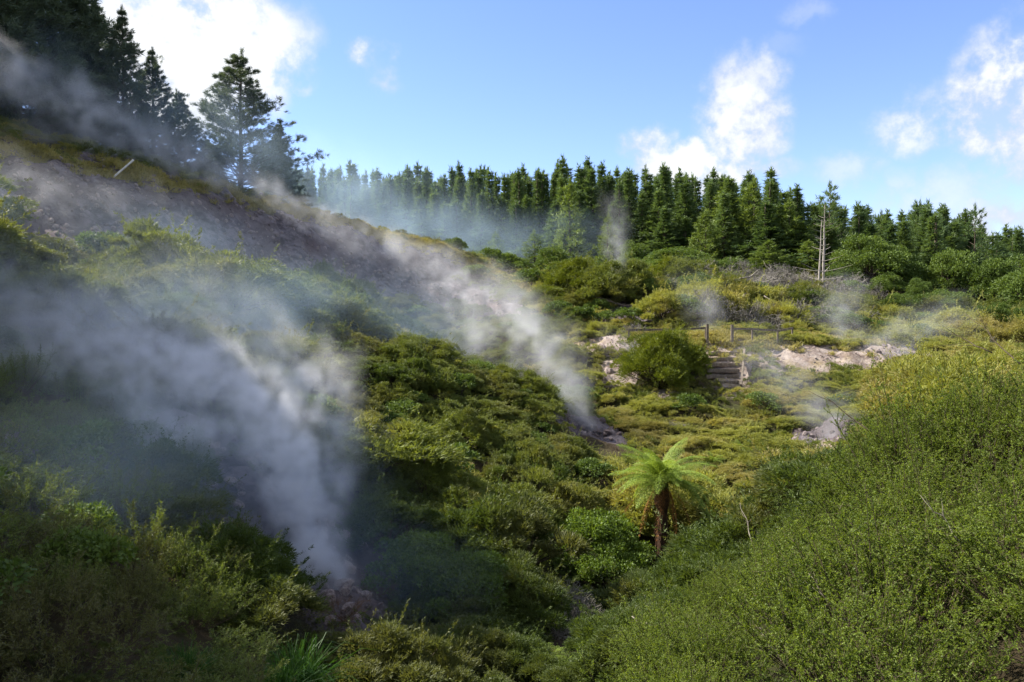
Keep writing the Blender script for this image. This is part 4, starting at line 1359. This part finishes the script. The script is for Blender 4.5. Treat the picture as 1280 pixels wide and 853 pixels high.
# timber steps
st = empty('timber_steps', on_ray(902, 487, 44.4)); O = np.array(st.location)
g_top = np.array(on_ray(905, 445, 48.2)); g_bot = np.array(on_ray(902, 487, 44.6))
M_tread = wood_mat('trodden_clay', (0.20, 0.15, 0.12), (0.48, 0.40, 0.35), scale=5)
for i in range(7):
    f = i / 6
    c = g_bot * (1 - f) + g_top * f
    c[2] = O[2] + 0.15 + (g_top[2] - O[2]) * f
    g = Geo(4)
    box_beam(g, c - O + [-0.95, 0, 0], c - O + [0.95, 0, 0], 0.12, 0.17, i)
    link('riser_log', g.mesh('riser_log', M_post), st)
    g = Geo(4)
    box_beam(g, c - O + [-0.9, 0.34, -0.06], c - O + [0.9, 0.34, -0.06], 0.55, 0.18, 20 + i)
    link('tread', g.mesh('tread', M_tread), st)
g = Geo(4)
box_beam(g, np.array(g_bot) - O + [1.05, -.2, 0.25], np.array(g_top) - O + [1.25, 0, 0.35], 0.12, 0.2, 5)
link('side_board', g.mesh('side_board', M_post), st)
tag(st, 'worn timber steps climbing pale clay up to the gap in the fence', 'steps')

g = Geo(4)
box_beam(g, (0, 0, -.2), (1.25, 0, .85), 0.09, 0.09, 2)
M_white = wood_mat('white_paint', (0.62, 0.60, 0.56), (0.8, 0.79, 0.76))
o = link('marker_post', g.mesh('marker_post', M_white), None, tuple(np.array(P(141, 217, 47.5)) - [0, 0, 0.05])); tag(o, 'slanting white painted post on the ridge crest in the steam', 'post')
g = Geo(4)
box_beam(g, (-.33, 0, 0), (.33, 0, -.02), 0.2, 0.03, 9)
x, y, z = on_ray(303, 660, 16.5)
o = link('plank', g.mesh('plank', M_pale), None, tuple(np.array(P(303, 659, 16.2)))); tag(o, 'pale flat plank lying on the shaded scree left of the big steam column', 'plank')
o.location.z = max(z + .04, o.location.z - .3)


# rocks
def rock_mesh(seed, m):
    r = np.random.default_rng(seed)
    import bmesh
    bm = bmesh.new(); bmesh.ops.create_icosphere(bm, subdivisions=2, radius=1)
    cut = unit(r.normal(size=(9, 3))); lim = r.uniform(0.55, 0.9, 9)
    for v in bm.verts:
        p = np.array(v.co)
        for c, l in zip(cut, lim):
            d = p @ c
            if d > l: p = p - c * (d - l)
        v.co = p * (1, 1, .7) + r.normal(size=3) * 0.03
    me = bpy.data.meshes.new('rock'); bm.to_mesh(me); bm.free(); me.materials.append(m)
    return me


def rock_mat(name, a, b_):
    def b(t):
        tc = t.n('ShaderNodeTexCoord').outputs['Object']
        nz = t.n('ShaderNodeTexNoise', {'Vector': tc, 'Scale': 2.5, 'Detail': 8.0, 'Roughness': .7}).outputs[0]
        oi = t.n('ShaderNodeObjectInfo').outputs['Random']
        c = t.mix(t.smooth(t.math('ADD', nz, t.math('MULTIPLY', t.math('SUBTRACT', oi, .5), .3)), .35, .65), a, b_)
        p = t.n('ShaderNodeBsdfPrincipled', {'Base Color': c, 'Roughness': .95, 'Normal': t.n('ShaderNodeBump', {'Height': nz, 'Strength': .8, 'Distance': .2})})
        t.n('ShaderNodeOutputMaterial', {0: p})
    return mat(name, b)


M_rock_d = rock_mat('grey_scoria_rock', (0.09, 0.065, 0.065), (0.27, 0.22, 0.21))
M_rock_l = rock_mat('pale_clay_rock', (0.24, 0.175, 0.155), (0.44, 0.36, 0.33))
rd = [rock_mesh(i, M_rock_d) for i in range(3)]; rl = [rock_mesh(10 + i, M_rock_l) for i in range(3)]
r_ = np.random.default_rng(123)
X = r_.uniform(-42, 30, 40000); Y = r_.uniform(12, 66, 40000)
b0_, b1_ = bareness(X, Y)
k0 = np.where(b0_ > 0.5)[0]; k1 = np.where(b1_ > 0.5)[0]
stuff_scatter('scoria_rubble', 'grey and mauve rock rubble strewn over the bare shaded cliff', rd, np.c_[X[k0], Y[k0]][:3200], r_.uniform(0.04, 0.22, min(3200, len(k0))) ** 1.0, 31, 1.0)
stuff_scatter('clay_rubble', 'pale pinkish clay lumps scattered over the scarp and steps bank', rl, np.c_[X[k1], Y[k1]][:450], r_.uniform(0.03, 0.11, min(450, len(k1))), 32, 1.0)
for i, q in enumerate([(742, 543, 38.6, .35, 0, 'dark boulder at the mouth of the second steam vent'), (760, 552, 37.6, .3, 0, 'dark boulder right of the second steam vent'),
                       (428, 752, 17.2, .3, 0, 'grey boulder on the rim of the near steam vent'), (436, 725, 18.2, .25, 0, 'grey boulder up slope of the near steam vent'),
                       (762, 468, 47.5, .5, 1, 'pale pink clay boulder on the scarp left of the dense shrub'), (752, 440, 50.5, .55, 1, 'pale clay boulder at the top of the left scarp'),
                       (750, 822, 14.8, .28, 1, 'sunlit pale clay boulder on the near gully rim'), (732, 830, 14.6, .2, 1, 'small pale clay boulder left of the sunlit one'),
                       (1000, 588, 33, .3, 1, 'pale rock on the ledge at the thicket edge'), (970, 580, 33.5, .22, 1, 'small pale rock left of the ledge rock')]):
    x, y, z = on_ray(*q[:3])
    o = link('boulder', (rl if q[4] else rd)[i % 3], None, (x, y, z + q[3] * .1)); o.scale = (q[3], q[3] * .8, q[3] * .8); o.rotation_euler = (i, i * .3, i * 1.7)
    tag(o, q[5], 'boulder')

prune(kan + kand + kany + broad + man + fea + fp + yp + op + rt + tw + bw_ + rp)


# scattered dry and dead plants among the green ones
for i_, (x, y) in enumerate(rf.permutation(pts)[:90]):
    if not ok_ex(x, y) or y < 17: continue
    if i_ % 2: put(bw_, x, y, rf.uniform(.45, .8), 'rusty dry heath bush poking up between green shrubs on the slopes', 'bush', 'dry bushes among the slope shrubs', rf, dz=.15)
    else: put(tw, x, y, rf.uniform(.5, .9), 'grey bare twiggy bush poking up between green shrubs on the slopes', 'dead bush', 'bare bushes among the slope shrubs', rf, dz=.15)
# neighbours of something easy to find are told apart by it
bpy.context.view_layer.update()
LM = [(826, 600, 26.5, 'the tall tree fern'), (745, 655, 24.5, 'the bright dense bush left of the tree fern'), (905, 460, 46, 'the timber steps'), (826, 460, 46.3, 'the large dense layered shrub'),
      (410, 765, 17.2, 'the near steam vent'), (742, 550, 38, 'the second steam vent'), (303, 660, 16.3, 'the pale plank'), (372, 820, 10.9, 'the lush tussock'), (462, 810, 14.6, 'the large dry brown bush'),
      (545, 632, 23.5, 'the upright light green fern'), (520, 720, 18.5, 'the dark climber-covered bush'), (755, 435, 51, 'the left clay scarp'), (780, 388, 60, 'the sloping-rail fence'), (1060, 450, 48, 'the wide clay scarp'),
      (722, 800, 14.8, 'the lowest ground fern'), (745, 822, 14.9, 'the near clay patch'), (925, 575, 35.5, 'the fern clump on the bank'), (1000, 588, 33, 'the pale rock ledge'), (718, 350, 65, 'the domed yellow-green shrub'), (235, 560, 20.5, 'the bare scree in the hollow'),
      (40, 490, 17.5, 'the fern on the shaded slope'), (1225, 400, 56, 'the pinkish bare bush'), (1150, 450, 9.6, 'the tallest open manuka bush'), (560, 320, 70, 'the right end of the bare ridge')]
done = set()
fps = [(o, float(proj(o.location.x, o.location.y, 5)[0])) for o in col.objects if o.name.startswith('forest_pine') and o.parent is None]
for a_, nm in ((712, 'the light green conical pine'), (668, 'the low spreading light green pine'), (760, 'the thin far steam wisp'), (620, 'the bluish young pine'), (905, 'the olive ragged-edged pine'), (940, 'the broad mid-green pine'), (985, 'the bright layered pine'),
               (1036, 'the bleached dead tree'), (1085, 'the round bright broad-leaved tree'), (1190, 'the round-headed tree'), (1235, 'the dark leafy edge tree'), (845, 'the rounded light green tree'), (595, 'the hazy round bush'), (1148, 'the many-leadered dark pine')):
    c_ = sorted((q for q in fps if q[0].name not in done), key=lambda q: abs(q[1] - a_) + q[0].location.y * 0.3)
    if c_:
        done.add(c_[0][0].name); c_[0][0]['label'] = 'dark forest pine rising directly behind ' + nm
cand = []
for o in list(col.objects):
    if o.parent is None and o.get('group') and o.get('category') in ('shrub', 'bush'):
        a, b = proj(o.location.x, o.location.y, o.location.z + 0.5)
        cand.append((o, float(a), float(b)))
for px_, py_, Y_, nm in LM:
    for side_, dx_, dy_ in (('just left of', -1, 0), ('just right of', 1, 0), ('just above', 0, -1), ('just below', 0, 1)):
        best, bd = None, 1e9
        for o, a, b in cand:
            if o.name in done: continue
            u, v = a - px_, b - py_
            m_ = math.hypot(u, v) * o.location.y / FPX + abs(o.location.y - Y_) * 0.4
            al = (u * dx_ + v * dy_) / (math.hypot(u, v) + 1e-6)
            if al > 0.75 and m_ < bd and m_ < 4.5: best, bd = o, m_
        if best:
            done.add(best.name)
            w_ = {'kanuka_shrub': 'olive fine-leaved shrub', 'dark_shrub': 'deep green fine-leaved shrub', 'heath_shrub': 'yellow-green heath shrub', 'broadleaf_bush': 'broad-leaved bush', 'manuka_bush': 'tiny-leaved manuka bush', 'feathery_bush': 'feathery olive bush', 'dead_bush': 'grey leafless bush', 'brown_bush': 'brown bush'}.get(best.name.split('.')[0], 'bush')
            best['label'] = w_ + ' ' + side_ + ' ' + nm

# ------------------------------------------------------------------ steam
def steam_mat(t):
    pv = t.n('ShaderNodeVolumePrincipled', {'Color': (0.97, 0.975, 1.0, 1), 'Density': 1.0, 'Anisotropy': 0.3})
    o = t.n('ShaderNodeOutputMaterial'); t.nt.links.new(pv.outputs[0], o.inputs['Volume'])


M_steam = mat('steam_vapour', steam_mat)


def mist_mat(t):
    pv = t.n('ShaderNodeVolumePrincipled', {'Color': (0.62, 0.81, 1.0, 1), 'Density': 1.0, 'Anisotropy': 0.1})
    o = t.n('ShaderNodeOutputMaterial'); t.nt.links.new(pv.outputs[0], o.inputs['Volume'])


M_mist = mat('thin_blue_mist', mist_mat)


def steam(name, label, branches, voxel=0.28, nscale=0.5, warp=0.9, seed=0.0, contrast=(0.38, 0.75), stretch=(1, 1, 1), mt=None):
    """branches: lists of (px, py, Y, radius, density); the vapour is a real fog volume grown round these points"""
    Q, RR, DD = [], [], []
    for br in branches:
        pt = np.array([P(*b[:3]) for b in br]); ra = np.array([b[3] for b in br]); de = np.array([b[4] for b in br])
        ln = np.r_[0, np.cumsum(np.linalg.norm(np.diff(pt, axis=0), axis=1))]
        s = 0.0
        while s < ln[-1]:
            r0 = np.interp(s, ln, ra)
            Q.append([np.interp(s, ln, pt[:, k]) for k in range(3)]); RR.append(r0); DD.append(np.interp(s, ln, de))
            s += max(0.08, r0 * 0.2)
    Q = np.array(Q); RR = np.array(RR); DD = np.array(DD)
    lo = (Q - RR[:, None] * 1.25).min(0) - warp * 0.3; hi = (Q + RR[:, None] * 1.25).max(0) + warp * 0.3
    me = bpy.data.meshes.new(name)
    me.vertices.add(len(Q)); me.vertices.foreach_set('co', Q.astype(np.float32).ravel())
    for nm, a in (('rad', RR), ('dns', DD)):
        at = me.attributes.new(nm, 'FLOAT', 'POINT'); at.data.foreach_set('value', a.astype(np.float32))
    o = link(name, me)
    ng = bpy.data.node_groups.new(name, 'GeometryNodeTree')
    ng.interface.new_socket('Geometry', in_out='INPUT', socket_type='NodeSocketGeometry')
    ng.interface.new_socket('Geometry', in_out='OUTPUT', socket_type='NodeSocketGeometry')
    t = NT(ng)
    gi = t.n('NodeGroupInput'); go = t.n('NodeGroupOutput')
    pos = t.n('GeometryNodeInputPosition').outputs[0]
    sp = t.vmath('MULTIPLY', t.vmath('ADD', pos, (seed * 17.3, seed * 5.1, seed * 9.7)), stretch)
    nw = t.n('ShaderNodeTexNoise', {'Vector': sp, 'Scale': nscale * 0.8, 'Detail': 3.0, 'Roughness': 0.5})
    off = t.n('ShaderNodeVectorMath', {0: t.vmath('SUBTRACT', nw.outputs['Color'], (.5, .5, .5)), 'Scale': warp * 2.2}, operation='SCALE').outputs[0]
    near0 = t.n('GeometryNodeSampleNearest', {'Geometry': gi.outputs[0], 'Sample Position': pos}).outputs[0]

    def sidx(ty, val, index):
        nd = ng.nodes.new('GeometryNodeSampleIndex'); nd.data_type = ty; nd.domain = 'POINT'
        ng.links.new(gi.outputs[0], nd.inputs['Geometry']); ng.links.new(val, nd.inputs['Value']); ng.links.new(index, nd.inputs['Index'])
        return nd.outputs[0]
    fa = lambda nm: t.n('GeometryNodeInputNamedAttribute', {'Name': nm}, data_type='FLOAT').outputs[0]
    rad0 = sidx('FLOAT', fa('rad'), near0)
    # warp grows with the local radius so the root of a plume stays narrow
    offr = t.n('ShaderNodeVectorMath', {0: off, 'Scale': t.math('MINIMUM', t.math('MULTIPLY', rad0, 0.5), 1.0)}, operation='SCALE').outputs[0]
    wp = t.vmath('ADD', pos, offr)
    near = t.n('GeometryNodeSampleNearest', {'Geometry': gi.outputs[0], 'Sample Position': wp}).outputs[0]
    rad = sidx('FLOAT', fa('rad'), near); dn = sidx('FLOAT', fa('dns'), near)
    pp = sidx('FLOAT_VECTOR', t.n('GeometryNodeInputPosition').outputs[0], near)
    d = t.math('DIVIDE', t.vmath('DISTANCE', wp, pp), rad)
    fall = t.smooth(d, 0.0, 1.0, 1.0, 0.0)
    nz = t.n('ShaderNodeTexNoise', {'Vector': t.vmath('ADD', sp, off), 'Scale': nscale * 1.7, 'Detail': 5.0, 'Roughness': 0.6}).outputs[0]
    nn = t.smooth(nz, contrast[0], contrast[1], 0.06, 1.7)
    den = t.math('MULTIPLY', t.math('MULTIPLY', fall, nn), dn)
    den = t.math('MAXIMUM', t.math('SUBTRACT', den, 0.0008), 0.0)
    vc = t.n('GeometryNodeVolumeCube', {'Density': den, 'Min': tuple(lo), 'Max': tuple(hi)})
    res = np.clip(np.ceil((hi - lo) / voxel), 8, 220).astype(int)
    for k_, a in zip('XYZ', res): vc.inputs['Resolution ' + k_].default_value = int(a)
    sm = t.n('GeometryNodeSetMaterial', {'Geometry': vc.outputs[0], 'Material': mt or M_steam})
    ng.links.new(sm.outputs[0], go.inputs[0])
    o.modifiers.new('vapour', 'NODES').node_group = ng
    tag(o, label, kind='stuff')
    print('STEAM', name, res, len(Q))
    return o


steam('steam_plume', 'dense white steam column rising from the near vent and fanning over the shaded slope', [
    [(414, 765, 17.2, 0.38, 5.13), (404, 725, 17.2, 0.70, 4.05), (390, 670, 17.2, 0.92, 3.38), (378, 610, 17.3, 1.03, 2.97), (362, 565, 17.4, 1.19, 2.56), (330, 515, 17.6, 1.40, 2.03), (265, 470, 17.8, 1.46, 1.49), (190, 440, 18.2, 1.40, 1.08), (125, 425, 18.6, 1.51, 0.61), (10, 400, 19.5, 2.38, 0.16), (-80, 360, 20, 3.24, 0.11)],
    [(330, 515, 17.6, 1.30, 1.22), (255, 540, 17.6, 1.08, 0.94), (185, 520, 18, 1.08, 0.81), (150, 460, 18.4, 1.19, 0.81)],
    [(385, 515, 17.8, 1.08, 1.22), (350, 450, 18.8, 1.08, 0.68), (310, 410, 20, 1.30, 0.30), (220, 380, 22, 2.16, 0.11), (120, 350, 24, 2.81, 0.08)],
    [(398, 640, 17.4, 0.76, 1.76), (424, 580, 17.8, 0.76, 0.94), (420, 500, 18.4, 0.86, 0.54), (405, 450, 19.4, 1.19, 0.20)],
], 0.13, 1.15, 0.8, 1.0, contrast=(.40, .66))
steam('steam_drift', 'long veil of drifting steam from the second vent up along the bare cliff', [
    [(742, 548, 38, .4, 1.560), (727, 518, 38, .8, 0.858), (710, 478, 38.5, 1.5, 0.429), (685, 430, 39.5, 2.1, 0.281), (635, 385, 42, 2.3, 0.218), (560, 345, 46, 2.1, 0.172), (480, 310, 50, 1.8, 0.156), (400, 278, 54, 1.6, 0.203), (330, 240, 55, 1.8, 0.265), (250, 205, 53, 2.1, 0.312), (170, 165, 51, 2.3, 0.328), (90, 130, 48, 2.3, 0.328), (10, 95, 45, 2.3, 0.312), (-60, 60, 44, 2.6, 0.234)],
    [(690, 470, 39, 1.6, 0.234), (620, 440, 40, 1.9, 0.172), (540, 390, 44, 1.9, 0.140), (440, 340, 48, 2.0, 0.094), (330, 300, 46, 2.0, 0.070), (200, 270, 42, 2.2, 0.055), (60, 240, 38, 2.2, 0.062), (-60, 210, 36, 2.4, 0.062)],
    [(20, 175, 47, 1.6, 0.234), (110, 180, 50, 1.7, 0.296), (200, 195, 52, 1.6, 0.296)],
], 0.32, 0.6, 1.6, 2.0, contrast=(.40, .66))
steam('steam_veil', 'thin bluish steam hanging between the bare ridge and the forest', [
    [(250, 200, 62, 4, .03), (340, 220, 66, 5, .035), (400, 240, 74, 7, .035), (500, 270, 85, 8, .026), (600, 290, 90, 7, .018), (660, 310, 90, 5, .012), (740, 310, 88, 4, .004)],
    [(400, 250, 70, 5, .04), (500, 285, 78, 5, .045), (590, 300, 82, 5, .045), (660, 300, 84, 4, .03), (760, 300, 86, 4, .012)],
    [(20, 90, 48, 4, .03), (120, 120, 50, 4, .035), (230, 160, 54, 4, .04), (330, 190, 60, 4, .04)],
    [(40, 470, 22, 4, .05), (160, 440, 26, 4.0, .06), (300, 410, 32, 4.5, .055), (440, 410, 38, 4.5, .05), (560, 420, 42, 3.5, .035)],
    [(-60, 640, 12, 2.6, .05), (100, 620, 14, 3, .06), (300, 650, 17, 3, .07), (450, 720, 17, 2.2, .05), (560, 740, 17, 2, .025)],
    [(0, 300, 33, 4, .035), (130, 320, 35, 4, .035), (260, 320, 40, 4, .035)],
], 0.8, 0.15, 2.2, 3.0, contrast=(.3, .7), mt=M_mist)
steam('steam_puff', 'soft steam rising in front of the bank at the thicket edge', [
    [(1045, 565, 35.5, .5, .5), (1035, 530, 36, 1.2, .45), (1010, 495, 37, 1.7, .22), (965, 460, 39, 2.0, .10), (940, 430, 42, 2.2, .04)],
    [(1045, 540, 36, 1.1, .35), (1060, 500, 37, 1.2, .15)],
], 0.22, 0.7, .8, 4.0)
steam('steam_wisp', 'thin upright wisp of steam above the upper fence', [
    [(775, 385, 61, .7, .35), (770, 350, 61.5, 1.1, .33), (768, 310, 62, 1.5, .22), (772, 278, 63, 1.7, .10), (760, 250, 64, 1.9, .03)],
], 0.25, 0.6, .9, 5.0)
steam('steam_cloud', 'low cloud of steam over the gap at the head of the steps', [
    [(895, 425, 51, 1.1, .25), (885, 395, 52, 1.8, .16), (870, 365, 54, 2.0, .06), (850, 345, 56, 2.0, .03)],
    [(780, 470, 49, 1.2, .2), (790, 440, 49, 1.6, .12), (760, 425, 50, 1.6, .08)],
], 0.28, 0.6, .9, 6.0)
steam('steam_bank', 'wide low steam over the pale clay scarp', [
    [(1160, 455, 48, 1.3, .20), (1110, 440, 49, 1.6, .24), (1060, 420, 51, 1.7, .22), (1045, 390, 53, 2.0, .13), (1060, 365, 56, 2.4, .05)],
    [(1110, 440, 49, 1.5, .2), (1140, 410, 52, 2.2, .10), (1200, 395, 56, 2.6, .05)],
], 0.28, 0.6, .9, 7.0)
